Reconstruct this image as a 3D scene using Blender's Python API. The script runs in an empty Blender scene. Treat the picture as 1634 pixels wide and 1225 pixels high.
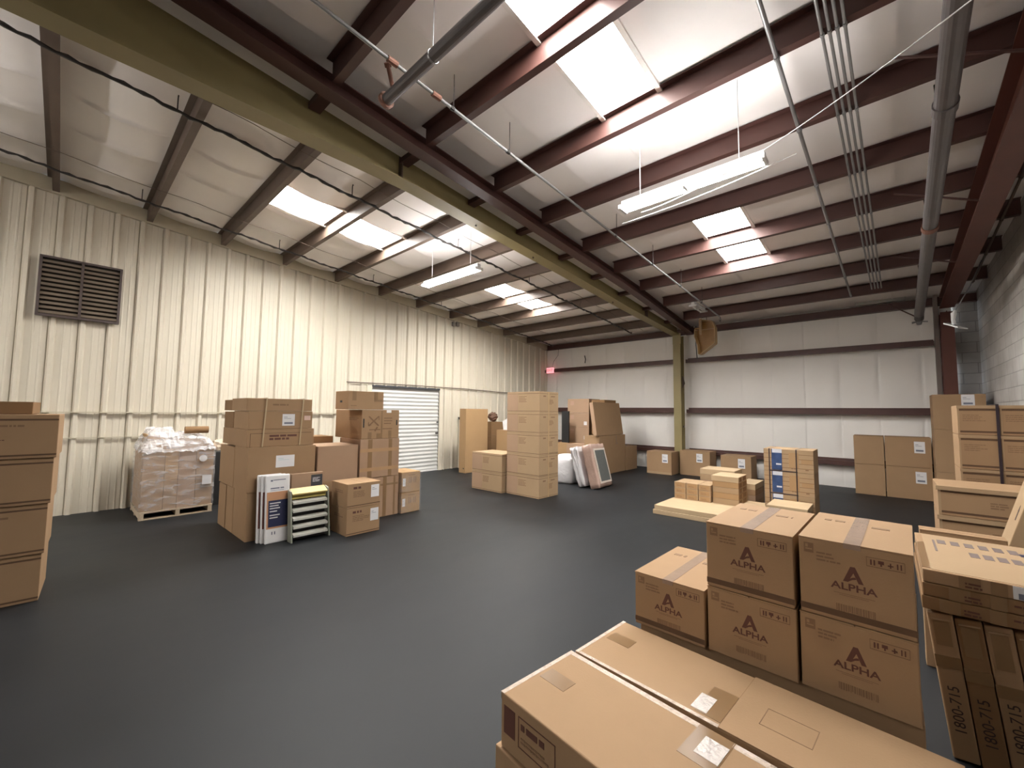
import bpy, bmesh, math, random
from mathutils import Vector, Matrix
random.seed(7)
C = bpy.context.scene.collection
SC = bpy.context.scene
rad = math.radians

# ------------------------------------------------------------------ camera
YAW, PITCH, ROLL = rad(42.4), rad(3.84), rad(0.6)
fw = Vector((-math.sin(YAW)*math.cos(PITCH), math.cos(YAW)*math.cos(PITCH), math.sin(PITCH)))
rt = Vector((math.cos(YAW), math.sin(YAW), 0)); upv = rt.cross(fw)
cr, sr = math.cos(ROLL), math.sin(ROLL)
r2 = cr*rt + sr*upv; u2 = -sr*rt + cr*upv
cd = bpy.data.cameras.new('camera'); cam = bpy.data.objects.new('camera', cd); C.objects.link(cam)
cd.sensor_width = 36; cd.lens = 36*657/1634; cd.clip_start = 0.02
cam.matrix_world = Matrix(((r2.x, u2.x, -fw.x, 0), (r2.y, u2.y, -fw.y, 0), (r2.z, u2.z, -fw.z, 1.6), (0, 0, 0, 1)))
SC.camera = cam

# ------------------------------------------------------------------ world and exposure
w = bpy.data.worlds.new('world'); SC.world = w; w.use_nodes = True
w.node_tree.nodes['Background'].inputs[0].default_value = (0.8, 0.9, 1, 1)
w.node_tree.nodes['Background'].inputs[1].default_value = 1.0
SC.view_settings.view_transform = 'Standard'
SC.view_settings.look = 'None'
SC.view_settings.gamma = 1
SC.view_settings.use_curve_mapping = False
SC.view_settings.exposure = 2.72
SKY_STRENGTH = 11.0        # daylight through the translucent roof panels
TUBE_STRENGTH = 15.0      # fluorescent tubes
SC.cycles.max_bounces = 10
SC.cycles.diffuse_bounces = 6
SC.cycles.transparent_max_bounces = 12
SC.cycles.sample_clamp_indirect = 6

# ------------------------------------------------------------------ helpers
def prop(o, label=None, cat=None, group=None, kind=None):
    if label: o['label'] = label
    if cat: o['category'] = cat
    if group: o['group'] = group
    if kind: o['kind'] = kind
    return o
def thing(name, label, cat, loc=(0, 0, 0), rz=0, group=None):
    o = bpy.data.objects.new(name, None); C.objects.link(o)
    o.empty_display_size = 0.1
    o.location = loc; o.rotation_euler = (0, 0, rz)
    return prop(o, label, cat, group)
def obj(name, bm, m, parent=None, smooth=False, label=None, bevel=0):
    me = bpy.data.meshes.new(name); bmesh.ops.recalc_face_normals(bm, faces=bm.faces); bm.to_mesh(me); bm.free()
    for mm in (m if isinstance(m, list) else [m]): me.materials.append(mm)
    if smooth: me.polygons.foreach_set('use_smooth', [True]*len(me.polygons))
    o = bpy.data.objects.new(name, me); C.objects.link(o)
    if parent is not None: o.parent = parent
    if label: o['label'] = label
    if bevel:
        b = o.modifiers.new('bevel', 'BEVEL'); b.width = bevel; b.segments = 2; b.limit_method = 'ANGLE'
    return o
def struct(name, bm, m, parent=None, smooth=False):
    o = obj(name, bm, m, parent, smooth)
    if parent is None: o['kind'] = 'structure'
    return o
def solo(name, bm, m, label, cat, group=None, smooth=False, bevel=0):
    return prop(obj(name, bm, m, None, smooth, None, bevel), label, cat, group)
def BM(): return bmesh.new()
def box(bm, x0, x1, y0, y1, z0, z1, mi=0):
    v = [bm.verts.new(p) for p in ((x0,y0,z0),(x1,y0,z0),(x1,y1,z0),(x0,y1,z0),(x0,y0,z1),(x1,y0,z1),(x1,y1,z1),(x0,y1,z1))]
    for f in ((0,3,2,1),(4,5,6,7),(0,1,5,4),(1,2,6,5),(2,3,7,6),(3,0,4,7)):
        bm.faces.new([v[i] for i in f]).material_index = mi
    return v
def hexa(bm, pts, mi=0):
    v = [bm.verts.new(p) for p in pts]
    for f in ((0,3,2,1),(4,5,6,7),(0,1,5,4),(1,2,6,5),(2,3,7,6),(3,0,4,7)):
        bm.faces.new([v[i] for i in f]).material_index = mi
    return v
def loft(bm, secs, mi=0):
    """secs: list of (y, x0, x1, z0, z1) rectangles joined along y"""
    rings = [[bm.verts.new(p) for p in ((x0,y,z0),(x1,y,z0),(x1,y,z1),(x0,y,z1))] for (y, x0, x1, z0, z1) in secs]
    for a, b in zip(rings, rings[1:]):
        for i in range(4):
            bm.faces.new([a[i], a[(i+1) % 4], b[(i+1) % 4], b[i]]).material_index = mi
    bm.faces.new(rings[0][::-1]).material_index = mi; bm.faces.new(rings[-1]).material_index = mi
def tube(bm, pts, r, n=10, mi=0, cap=True):
    pts = [Vector(p) for p in pts]
    rr = r if isinstance(r, (list, tuple)) else [r]*len(pts)
    rings = []; ref = None
    for i, p in enumerate(pts):
        d = (pts[min(i+1, len(pts)-1)] - pts[max(i-1, 0)]).normalized()
        if ref is None: ref = Vector((0, 0, 1)) if abs(d.z) < .9 else Vector((1, 0, 0))
        a = (ref - d*ref.dot(d)).normalized(); b = d.cross(a); ref = a
        rings.append([bm.verts.new(p + rr[i]*(math.cos(t)*a + math.sin(t)*b)) for t in [2*math.pi*k/n for k in range(n)]])
    for A, B in zip(rings, rings[1:]):
        for k in range(n):
            bm.faces.new([A[k], A[(k+1) % n], B[(k+1) % n], B[k]]).material_index = mi
    if cap:
        bm.faces.new(rings[0][::-1]).material_index = mi; bm.faces.new(rings[-1]).material_index = mi
def prism(bm, poly, n0, n1, frame):
    """poly in (u,v); frame = (origin,U,V,N); from n0 to n1 along N"""
    o, U, V, N = [Vector(q) for q in frame]
    a = [bm.verts.new(o + U*p[0] + V*p[1] + N*n0) for p in poly]
    b = [bm.verts.new(o + U*p[0] + V*p[1] + N*n1) for p in poly]
    k = len(poly)
    bm.faces.new(a[::-1]); bm.faces.new(b)
    for i in range(k): bm.faces.new([a[i], a[(i+1) % k], b[(i+1) % k], b[i]])

# ------------------------------------------------------------------ materials
def nodes(name):
    m = bpy.data.materials.new(name); m.use_nodes = True
    nt = m.node_tree; return m, nt, nt.nodes['Principled BSDF']
def mat(name, col, rough=.6, metal=0, var=.12, scale=6, bump=0, bscale=60, stretch=None, spec=.5):
    m, nt, b = nodes(name)
    tc = nt.nodes.new('ShaderNodeTexCoord'); nz = nt.nodes.new('ShaderNodeTexNoise')
    mp = nt.nodes.new('ShaderNodeMapping'); nt.links.new(tc.outputs['Object'], mp.inputs[0])
    if stretch: mp.inputs['Scale'].default_value = stretch
    nz.inputs['Scale'].default_value = scale; nz.inputs['Detail'].default_value = 5
    nt.links.new(mp.outputs[0], nz.inputs['Vector'])
    mx = nt.nodes.new('ShaderNodeMix'); mx.data_type = 'RGBA'
    mx.inputs[6].default_value = (*[c*(1-var) for c in col], 1); mx.inputs[7].default_value = (*[min(1, c*(1+var)) for c in col], 1)
    nt.links.new(nz.outputs['Fac'], mx.inputs[0]); nt.links.new(mx.outputs[2], b.inputs['Base Color'])
    b.inputs['Roughness'].default_value = rough; b.inputs['Metallic'].default_value = metal
    b.inputs['Specular IOR Level'].default_value = spec
    if bump:
        n2 = nt.nodes.new('ShaderNodeTexNoise'); n2.inputs['Scale'].default_value = bscale; n2.inputs['Detail'].default_value = 4
        nt.links.new(mp.outputs[0], n2.inputs['Vector'])
        bp = nt.nodes.new('ShaderNodeBump'); bp.inputs['Strength'].default_value = bump; bp.inputs['Distance'].default_value = .02
        nt.links.new(n2.outputs['Fac'], bp.inputs['Height']); nt.links.new(bp.outputs[0], b.inputs['Normal'])
    return m
def emit(name, col, s):
    m = bpy.data.materials.new(name); m.use_nodes = True; nt = m.node_tree
    nt.nodes.remove(nt.nodes['Principled BSDF']); e = nt.nodes.new('ShaderNodeEmission')
    e.inputs[0].default_value = (*col, 1); e.inputs[1].default_value = s
    nt.links.new(e.outputs[0], nt.nodes['Material Output'].inputs[0]); return m
def film(name, opac, rough=.25):
    m = bpy.data.materials.new(name); m.use_nodes = True; nt = m.node_tree; b = nt.nodes['Principled BSDF']
    b.inputs['Base Color'].default_value = (.86, .84, .84, 1); b.inputs['Roughness'].default_value = rough
    tc = nt.nodes.new('ShaderNodeTexCoord'); mp = nt.nodes.new('ShaderNodeMapping'); mp.inputs['Scale'].default_value = (2, 2, 7)
    nz = nt.nodes.new('ShaderNodeTexNoise'); nz.inputs['Scale'].default_value = 2.2; nz.inputs['Detail'].default_value = 6; nz.inputs['Distortion'].default_value = .8
    nt.links.new(tc.outputs['Object'], mp.inputs[0]); nt.links.new(mp.outputs[0], nz.inputs['Vector'])
    rp = nt.nodes.new('ShaderNodeValToRGB'); rp.color_ramp.elements[0].position = .42; rp.color_ramp.elements[1].position = .72
    rp.color_ramp.elements[0].color = (opac*.45,)*3 + (1,); rp.color_ramp.elements[1].color = (min(1, opac*1.9),)*3 + (1,)
    nt.links.new(nz.outputs['Fac'], rp.inputs[0])
    bp = nt.nodes.new('ShaderNodeBump'); bp.inputs['Strength'].default_value = .6; bp.inputs['Distance'].default_value = .02
    nt.links.new(nz.outputs['Fac'], bp.inputs['Height']); nt.links.new(bp.outputs[0], b.inputs['Normal'])
    tr = nt.nodes.new('ShaderNodeBsdfTransparent'); mx = nt.nodes.new('ShaderNodeMixShader')
    nt.links.new(rp.outputs[0], mx.inputs[0]); nt.links.new(tr.outputs[0], mx.inputs[1]); nt.links.new(b.outputs[0], mx.inputs[2])
    nt.links.new(mx.outputs[0], nt.nodes['Material Output'].inputs[0]); return m

KR = mat('kraft_cardboard', (0.316, 0.201, 0.113), .75, var=.07, scale=5, bump=.05, bscale=120, spec=.2)
KL = mat('light_cardboard', (0.351, 0.242, 0.144), .75, var=.06, scale=5, bump=.05, bscale=120, spec=.2)
KD = mat('dark_cardboard', (0.216, 0.124, 0.060), .75, var=.08, scale=5, bump=.05, bscale=120, spec=.2)
KO = mat('orange_cardboard', (0.352, 0.220, 0.112), .75, var=.06, scale=5, spec=.2)
KP = mat('pinkish_cardboard', (0.344, 0.226, 0.148), .75, var=.07, scale=5, spec=.2)
PINE = mat('pale_pine_board', (.43, .315, .19), .65, var=.12, scale=4, stretch=(1, 8, 8), bump=.05)
WOOD = mat('pallet_wood', (0.425, 0.340, 0.238), .8, var=.25, scale=8, stretch=(1, 6, 6), bump=.15)
TAPE = mat('brown_packing_tape', (.215, .128, .062), .28, var=.08, scale=10)
TAPEC = mat('clear_packing_tape', (0.296, 0.212, 0.160), .18, var=.1, scale=14, bump=.1, bscale=40)
INK = mat('brown_ink', (.10, .035, .022), .7, var=.1)
INKF = mat('faded_ink', (.20, .115, .06), .8, var=.15)
BLACKINK = mat('black_marker', (.04, .02, .015), .7)
LABELW = mat('white_paper_label', (0.663, 0.654, 0.663), .6, var=.03)
LABELI = mat('grey_label_print', (.16, .17, .22), .7)
LABELB = mat('teal_label_print', (.35, .52, .56), .7)
STRAP = mat('dark_strapping', (.025, .015, .022), .4)
STRAPT = mat('tan_strapping', (0.442, 0.340, 0.204), .45)
DARKSLOT = mat('dark_carton_slot', (.10, .052, .025), .8)  # dark strips for slots, flap cuts and the bottom tape
MAROON = mat('maroon_painted_steel', (0.075, 0.031, 0.025), .48, var=.3, scale=3)
BROWNST = mat('weathered_brown_steel', (0.109, 0.074, 0.055), .55, var=.3, scale=3)
REDST = mat('red_oxide_steel', (0.115, 0.036, 0.024), .5, var=.25, scale=3)
OLIVE = mat('olive_painted_steel', (.27, .22, .10), .5, var=.15, scale=2.5)
CREAM = mat('cream_wall_panel', (0.602, 0.550, 0.447), .5, var=.07, scale=1.5, stretch=(1, 1, .15))
CREAMT = mat('olive_cream_trim', (0.450, 0.405, 0.297), .5, var=.1)
INSUL = mat('white_insulation_facing', (0.894, 0.858, 0.832), .45, var=.05, scale=2, bump=.18, bscale=5)
INSULW = mat('white_wall_insulation', (0.821, 0.794, 0.756), .5, var=.05, scale=1.5, bump=.22, bscale=4)
GALV = mat('galvanised_conduit', (0.297, 0.297, 0.297), .4, metal=.6, var=.15)
PIPEG = mat('grey_pipe', (0.135, 0.122, 0.122), .45, metal=.3, var=.2)
DARKPIPE = mat('blackened_pipe', (.028, .023, .022), .5, var=.2)
RUST = mat('rust_red_fitting', (.19, .08, .05), .6, var=.3)
WHITEM = mat('white_enamel', (0.600, 0.592, 0.584), .35, var=.03)
DOORW = mat('grey_white_door_slats', (0.528, 0.528, 0.504), .4, var=.05, scale=2)
VENT = mat('dark_louver_metal', (.16, .125, .09), .5, var=.2)
VENTB = mat('louver_void', (.02, .016, .012), .9)
BLACK = mat('black_matte', (.012, .012, .012), .6)
NAVY = mat('dark_blue_print', (.02, .025, .07), .4)
BLUEP = mat('blue_film_print', (.045, .075, .17), .18, var=.5, scale=9)
ORANGEP = mat('orange_print', (.52, .27, .14), .5)
REDB = mat('dull_red_print', (.16, .045, .03), .5)
RACKG = mat('sage_grey_rack', (0.238, 0.246, 0.200), .45)
SHELFW = mat('pale_sample_strip', (0.560, 0.552, 0.496), .5)
YELLOW = mat('pale_yellow_strip', (0.576, 0.440, 0.176), .5)
GREYW = mat('grey_woven_panel', (.10, .105, .10), .7, var=.4, scale=50)
FOAMW = mat('white_foam_wrap', (0.680, 0.663, 0.680), .3, var=.08, scale=7, bump=.5, bscale=16)
PINKW = mat('pink_clear_wrap', (0.464, 0.320, 0.264), .2, var=.2, scale=5, bump=.5, bscale=14)
AMBER = mat('amber_brown_panel', (.30, .16, .045), .45, var=.3, scale=6)
EXITR = emit('exit_red', (.75, .22, .24), .35)
TUBE = emit('fluorescent_tube', (1, .955, .93), TUBE_STRENGTH)
SKYL = emit('skylight_daylight', (1, .985, .95), SKY_STRENGTH)
FILM = film('stretch_film', .24)
FILMT = film('crumpled_film', .55, .2)
DARKGREY = mat('dark_grey_cloth', (.05, .05, .055), .7)

def floor_mat():
    m, nt, b = nodes('charcoal_coated_floor')
    tc = nt.nodes.new('ShaderNodeTexCoord')
    n1 = nt.nodes.new('ShaderNodeTexNoise'); n1.inputs['Scale'].default_value = .9; n1.inputs['Detail'].default_value = 8; n1.inputs['Roughness'].default_value = .65
    mp = nt.nodes.new('ShaderNodeMapping'); mp.inputs['Scale'].default_value = (1, .45, 1); mp.inputs['Rotation'].default_value = (0, 0, .5)
    nt.links.new(tc.outputs['Object'], mp.inputs[0]); nt.links.new(mp.outputs[0], n1.inputs['Vector'])
    r = nt.nodes.new('ShaderNodeValToRGB'); r.color_ramp.elements[0].position = .3; r.color_ramp.elements[1].position = .75
    r.color_ramp.elements[0].color = (.0060, .0071, .0087, 1); r.color_ramp.elements[1].color = (.0118, .0130, .0151, 1)
    nt.links.new(n1.outputs['Fac'], r.inputs[0]); nt.links.new(r.outputs[0], b.inputs['Base Color'])
    r3 = nt.nodes.new('ShaderNodeMapRange'); r3.inputs[3].default_value = .42; r3.inputs[4].default_value = .62
    nt.links.new(n1.outputs['Fac'], r3.inputs[0]); nt.links.new(r3.outputs[0], b.inputs['Roughness'])
    b.inputs['Specular IOR Level'].default_value = .3
    n2 = nt.nodes.new('ShaderNodeTexNoise'); n2.inputs['Scale'].default_value = 45; nt.links.new(tc.outputs['Object'], n2.inputs['Vector'])
    bp = nt.nodes.new('ShaderNodeBump'); bp.inputs['Strength'].default_value = .08; nt.links.new(n2.outputs['Fac'], bp.inputs['Height']); nt.links.new(bp.outputs[0], b.inputs['Normal'])
    return m
def block_mat():
    m, nt, b = nodes('painted_block')
    tc = nt.nodes.new('ShaderNodeTexCoord'); sx = nt.nodes.new('ShaderNodeSeparateXYZ'); cx = nt.nodes.new('ShaderNodeCombineXYZ')
    nt.links.new(tc.outputs['Object'], sx.inputs[0])
    ad = nt.nodes.new('ShaderNodeMath'); nt.links.new(sx.outputs[0], ad.inputs[0]); nt.links.new(sx.outputs[1], ad.inputs[1])
    nt.links.new(ad.outputs[0], cx.inputs[0]); nt.links.new(sx.outputs[2], cx.inputs[1])
    bk = nt.nodes.new('ShaderNodeTexBrick'); nt.links.new(cx.outputs[0], bk.inputs['Vector'])
    bk.inputs['Scale'].default_value = 1; bk.inputs['Brick Width'].default_value = .406; bk.inputs['Row Height'].default_value = .203
    bk.inputs['Mortar Size'].default_value = .007; bk.inputs['Mortar Smooth'].default_value = .3
    bk.inputs['Color1'].default_value = (.60, .58, .56, 1); bk.inputs['Color2'].default_value = (.52, .50, .48, 1); bk.inputs['Mortar'].default_value = (.36, .34, .33, 1)
    nz = nt.nodes.new('ShaderNodeTexNoise'); nz.inputs['Scale'].default_value = 1.2; nz.inputs['Detail'].default_value = 6
    nt.links.new(tc.outputs['Object'], nz.inputs['Vector'])
    rp = nt.nodes.new('ShaderNodeValToRGB'); rp.color_ramp.elements[0].position = .35; rp.color_ramp.elements[1].position = .65
    rp.color_ramp.elements[0].color = (.62, .60, .57, 1); rp.color_ramp.elements[1].color = (1, 1, 1, 1)
    nt.links.new(nz.outputs['Fac'], rp.inputs[0])
    mx = nt.nodes.new('ShaderNodeMix'); mx.data_type = 'RGBA'; mx.blend_type = 'MULTIPLY'; mx.inputs[0].default_value = 1
    nt.links.new(bk.outputs['Color'], mx.inputs[6]); nt.links.new(rp.outputs[0], mx.inputs[7]); nt.links.new(mx.outputs[2], b.inputs['Base Color'])
    bp = nt.nodes.new('ShaderNodeBump'); bp.inputs['Strength'].default_value = .5; bp.inputs['Distance'].default_value = .01; bp.invert = True
    nt.links.new(bk.outputs['Fac'], bp.inputs['Height']); nt.links.new(bp.outputs[0], b.inputs['Normal'])
    b.inputs['Roughness'].default_value = .6
    return m
FLOOR = floor_mat(); BLOCK = block_mat()

# ------------------------------------------------------------------ dimensions
XL, XR, YB, YF = -9.1, 1.35, 11.9, -7.5
def zb(y): return 4.8 - .079*(y + .17)      # underside of the purlins
def zc(y): return zb(y) + .2                # roof insulation
PL = [-.18 + 1.083*k for k in range(11)]; PL[1:] = [.88, 1.92, 2.98, 4.06, 5.13, 6.21, 7.33, 8.4, 9.53, 10.7]
PR = [1.62, 2.68, 3.77, 4.78, 5.9, 6.98, 8.08, 9.28, 10.55]
SKL = [(-7.0, -6.25, 1.92, 4.06, (2.98,)), (-6.87, -6.18, 6.21, 8.4, (7.33,))]
SKR = [(-2.08, -1.52, 1.62, 3.77, (2.68,)), (-2.05, -1.42, 5.9, 8.08, (6.98,))]
SKFILL = [(-7.0, -6.3, -6.5, -4.3, (-5.4,))]  # unseen skylight pair, added behind the camera to help light the room

# ------------------------------------------------------------------ setting
bm = BM(); box(bm, XL-.1, XR+.1, YF-.1, YB+.1, -.1, 0); struct('floor', bm, FLOOR)

def ceiling():
    bm = BM()
    seams = [XL+.35+.78*k for k in range(6)] + [-3.55+.74*k for k in range(7)]
    holes = [(a, b, c, d) for (a, b, c, d, _) in SKL+SKR+SKFILL]
    xs = {XL-.1, XR+.1, -4.2, -3.82}
    for s in seams: xs |= {s-.03, s, s+.03}
    for h in holes: xs |= {h[0], h[1]}
    xs = sorted(xs)
    pur = [YF-.1, -6.5, -5.4, -4.3, -3.2, -2.2, -1.25] + PL + [YB+.1]
    back = [YF-.1, -6.5, -5.4, -4.3, -3.2, -2.2, -1.25]
    purL = [q-.14 for q in back+PL]+[YB+.1]; purR = [q-.14 for q in back+[-.5, .55]+PR]+[YB+.1]; purL[0] = purR[0] = YF-.1
    ys = {YF-.1, YB+.1}
    for P in (purL, purR):
        for a, b in zip(P, P[1:]):
            for f in (0, .13, .25, .4, .565, .73, .87, 1): ys.add(round(a+(b-a)*f, 4))
    for h in holes: ys |= {h[2], h[3]}
    ys = sorted(ys)
    def sag(y, x):
        P = purL if x < -4.0 else purR
        for a, b in zip(P, P[1:]):
            if a <= y <= b:
                t = (y-a)/(b-a); t = min(1, max(0, (t-.13)/.87)); return max(0, math.sin(math.pi*t))**.8
        return 0
    V = {}
    for i, x in enumerate(xs):
        for j, y in enumerate(ys):
            s = sag(y, x)
            amp = .05 if x < -4.2 else .022
            z = zc(y) - amp*s*(1+.3*math.sin(3*x+y))
            if any(abs(x-q) < 1e-6 for q in seams): z -= .035*s if x < -4.2 else .016*s
            V[i, j] = bm.verts.new((x, y, z))
    for i in range(len(xs)-1):
        for j in range(len(ys)-1):
            mx, my = (xs[i]+xs[i+1])/2, (ys[j]+ys[j+1])/2
            if any(h[0] < mx < h[1] and h[2] < my < h[3] for h in holes): continue
            bm.faces.new([V[i, j], V[i+1, j], V[i+1, j+1], V[i, j+1]])
    struct('ceiling', bm, INSUL, smooth=True)
ceiling()
wn = 0
for (x0, x1, y0, y1, cuts) in SKL+SKR+SKFILL:
    yy = [y0, *cuts, y1]
    for a, b in zip(yy, yy[1:]):
        wn += 1
        bm = BM(); hexa(bm, [(x0-.02, a, zc(a)+.035), (x1+.02, a, zc(a)+.035), (x1+.02, b, zc(b)+.035), (x0-.02, b, zc(b)+.035)] +
                        [(x0-.02, a, zc(a)+.05), (x1+.02, a, zc(a)+.05), (x1+.02, b, zc(b)+.05), (x0-.02, b, zc(b)+.05)])
        wo = struct('window_%d' % wn, bm, SKYL)
        bm = BM()
        for xa, xb in ((x0-.045, x0), (x1, x1+.045)):
            hexa(bm, [(xa, a, zc(a)-.035), (xb, a, zc(a)-.035), (xb, b, zc(b)-.035), (xa, b, zc(b)-.035),
                      (xa, a, zc(a)+.05), (xb, a, zc(a)+.05), (xb, b, zc(b)+.05), (xa, b, zc(b)+.05)])
        obj('window_curb', bm, INSULW, wo)
        bm = BM(); box(bm, x0-.3, x1+.3, a-.05, b+.05, zc(a)+.16, zc(a)+.165)   # keeps daylight out around the panel
        bm.free()

def ribbed_wall():
    bm = BM(); prof = []
    y = YF
    while y < YB:
        prof += [(y-.011, 0), (y-.009, -.014), (y-.002, -.014), (y, 0), (y+.02, .044), (y+.058, .044), (y+.078, 0), (y+.145, 0), (y+.153, .005), (y+.165, .005), (y+.173, 0), (y+.22, 0), (y+.228, .005), (y+.24, .005), (y+.248, 0)]
        y += .305
    prof.append((YB, 0))
    def strip(pr, z0, z1):
        prev = None
        for (y, o) in pr:
            a = bm.verts.new((XL+o, y, z0 if not callable(z0) else z0(y))); b = bm.verts.new((XL+o, y, z1(y) if callable(z1) else z1))
            if prev: bm.faces.new([prev[0], a, b, prev[1]])
            prev = (a, b)
    D0, D1 = 4.98, 7.0
    top = lambda y: zb(y)+.19
    strip([p for p in prof if p[0] < D0]+[(D0, 0)], 0, top)
    strip([(D0, 0)]+[p for p in prof if D0 < p[0] < D1]+[(D1, 0)], 2.2, top)
    strip([(D1, 0)]+[p for p in prof if p[0] > D1], 0, top)
    return struct('wall_left', bm, CREAM)
ribbed_wall()
bm = BM(); loft(bm, [(y, XL+.002, XL+.06, zb(y)-.03, zb(y)+.19) for y in (YF, 0, 6, YB-.02)]); struct('trim_1', bm, CREAMT)
bm = BM(); loft(bm, [(y, XL+.03, XL+.075, 1.515, 1.53) for y in (YF, 4.9)]); struct('trim_2', bm, CREAMT)
bm = BM(); loft(bm, [(y, XL+.03, XL+.06, 1.13, 1.14) for y in (YF, 1.7)]); struct('trim_3', bm, CREAMT)
# roll-up door with header and jambs
bm = BM()
n = 22; prev = None
for k in range(n*4+1):
    z = .02+2.18*k/(n*4); t = (k % 4)/4; off = .018*(1-abs(2*t-1))
    a = bm.verts.new((XL-.03+off, 4.98, z)); b = bm.verts.new((XL-.03+off, 7.0, z))
    if prev: bm.faces.new([prev[0], prev[1], b, a])
    prev = (a, b)
dr = struct('door_1', bm, DOORW)
bm = BM(); box(bm, XL-.03, XL+.0, 4.98, 7.0, 0.0, .03); obj('bottom_bar', bm, WHITEM, dr)
bm = BM(); box(bm, XL, XL+.03, 6.9, 6.97, .98, 1.02); box(bm, XL, XL+.03, 6.93, 6.98, 1.28, 1.31); obj('door_latch', bm, DARKPIPE, dr)
bm = BM(); box(bm, XL-.02, XL+.04, 4.9, 7.0, 2.16, 2.21); struct('trim_4', bm, DARKGREY)
bm = BM(); box(bm, XL, XL+.045, 7.0, 7.12, 0, 2.2); struct('trim_5', bm, CREAM)
bm = BM(); box(bm, XL, XL+.045, 4.86, 4.98, 0, 2.2); struct('trim_6', bm, CREAM)
bm = BM(); box(bm, XL-.08, XL-.05, 4.9, 7.1, 0, 2.3); struct('trim_7', bm, BLACK)

def back_wall():
    bm = BM()
    seams = [-8.7+.66*k for k in range(15)]
    xs = {XL-.1, 1.0}
    for s in seams: xs |= {s-.025, s, s+.025}
    for k in range(60): xs.add(XL+.17*k)
    xs = sorted(x for x in xs if x <= 1.0)
    zz = [0, .54, 1.66, 3.04, 4.06]; zs = []
    for a, b in zip(zz, zz[1:]): zs += [a+(b-a)*k/8 for k in range(8)]
    zs.append(4.06)
    V = {}
    for i, x in enumerate(xs):
        for j, z in enumerate(zs):
            s = 0
            for a, b in zip(zz, zz[1:]):
                if a <= z <= b: s = math.sin(math.pi*(z-a)/(b-a))
            y = YB - .05*s*(1+.25*math.sin(2.1*x))
            if any(abs(x-q) < 1e-6 for q in seams): y += .022*s
            V[i, j] = bm.verts.new((x, y, z))
    for i in range(len(xs)-1):
        for j in range(len(zs)-1): bm.faces.new([V[i, j], V[i+1, j], V[i+1, j+1], V[i, j+1]])
    struct('wall_back', bm, INSULW, smooth=True)
back_wall()
bm = BM(); box(bm, 1.0, XR, YB-.02, YB+.1, 0, 4.2); struct('wall_backcorner', bm, BLOCK)
bm = BM(); hexa(bm, [(XR, YF, 0), (XR+.15, YF, 0), (XR+.15, YB+.1, 0), (XR, YB+.1, 0), (XR, YF, zc(YF)), (XR+.15, YF, zc(YF)), (XR+.15, YB+.1, zc(YB)), (XR, YB+.1, zc(YB))]); struct('wall_right', bm, BLOCK)
bm = BM(); box(bm, XL-.1, XR+.1, YF-.1, YF, 0, zc(YF)); struct('wall_front', bm, BLOCK)

# ------------------------------------------------------------------ steel frame
ORD = ['nearest the camera', 'second', 'third', 'fourth', 'fifth', 'sixth', 'seventh', 'eighth', 'ninth', 'tenth', 'eleventh']
def zsec(bm, x0, x1, y, z, mi=0):
    box(bm, x0, x1, y-.075, y-.068, z, z+.197, mi)
    box(bm, x0, x1, y-.068, y, z, z+.006, mi)
    box(bm, x0, x1, y-.006, y, z+.006, z+.022, mi)
    box(bm, x0, x1, y-.135, y-.075, z+.191, z+.197, mi)
def nth(k, n, what):
    return 'nearest the camera' if k == 0 else ORD[k]+' from the camera'
for k, y in enumerate(PL):
    t = thing('roof_purlin', 'weathered brown roof purlin between ribbed wall and olive beam, %s' % nth(k, 11, ''), 'roof beam', (XL, y, zb(y)), 0, 'purlins of the left roof bay')
    bm = BM(); zsec(bm, .06, 4.82, 0, 0); obj('beam_web', bm, BROWNST, t)
    bm = BM(); box(bm, 4.77, 4.84, -.16, -.077, .01, .15); obj('clip_plate', bm, OLIVE, t)
for k, y in enumerate(PR):
    t = thing('roof_purlin', 'maroon roof purlin right of the dark rafter, %s' % nth(k, 9, ''), 'roof beam', (-3.73, y, zb(y)), 0, 'purlins of the right roof bay')
    bm = BM(); zsec(bm, 0, 5.06, 0, .0); obj('beam_web', bm, MAROON, t)
    bm = BM(); box(bm, -.49, -.17, -.1, .02, -.02, .043); obj('purlin_stub', bm, MAROON, t)
# olive tapered rafter and its column
OY = [(-2, -.62), (0, -.45), (.66, -.385), (1.35, -.32), (2.1, -.25), (2.8, -.2), (6, -.17), (8.5, -.17), (11.45, -.12)]
t = thing('rafter_beam', 'olive painted tapered steel I-beam running the length of the roof', 'roof beam', (-4.3, 0, 0))
bm = BM()
loft(bm, [(y, .03, .042, zb(y)+d, zb(y)+.14) for y, d in OY])
obj('beam_web', bm, OLIVE, t)
bm = BM(); loft(bm, [(y, -.09, .13, zb(y)+d-.012, zb(y)+d) for y, d in OY]); obj('bottom_flange', bm, OLIVE, t)
bm = BM(); loft(bm, [(y, -.06, .10, zb(y)+.14, zb(y)+.152) for y, d in OY]); obj('top_flange', bm, OLIVE, t)
for y, d in ((2.6, -.21), (9.4, -.15)):
    bm = BM(); box(bm, .042, .12, y-.006, y+.006, zb(y)+d+.004, zb(y)+.139); obj('stiffener_plate', bm, BROWNST, t)
for y in (3.9, 5.2, 7.9):
    bm = BM(); tube(bm, [(.0, y, zb(y)-.185-.03), (.0, y, zb(y)-.145)], .014, 8); obj('bolt', bm, BROWNST, t)
t = thing('steel_column', 'olive painted steel column against the back wall', 'column', (-4.25, 11.5, 0))
bm = BM(); box(bm, -.1, .1, -.13, -.118, 0, 3.75); box(bm, -.1, .1, .118, .13, 0, 3.75); obj('flange', bm, OLIVE, t)
bm = BM(); box(bm, -.006, .006, -.118, .118, 0, 3.85); obj('column_web', bm, OLIVE, t)
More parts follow.
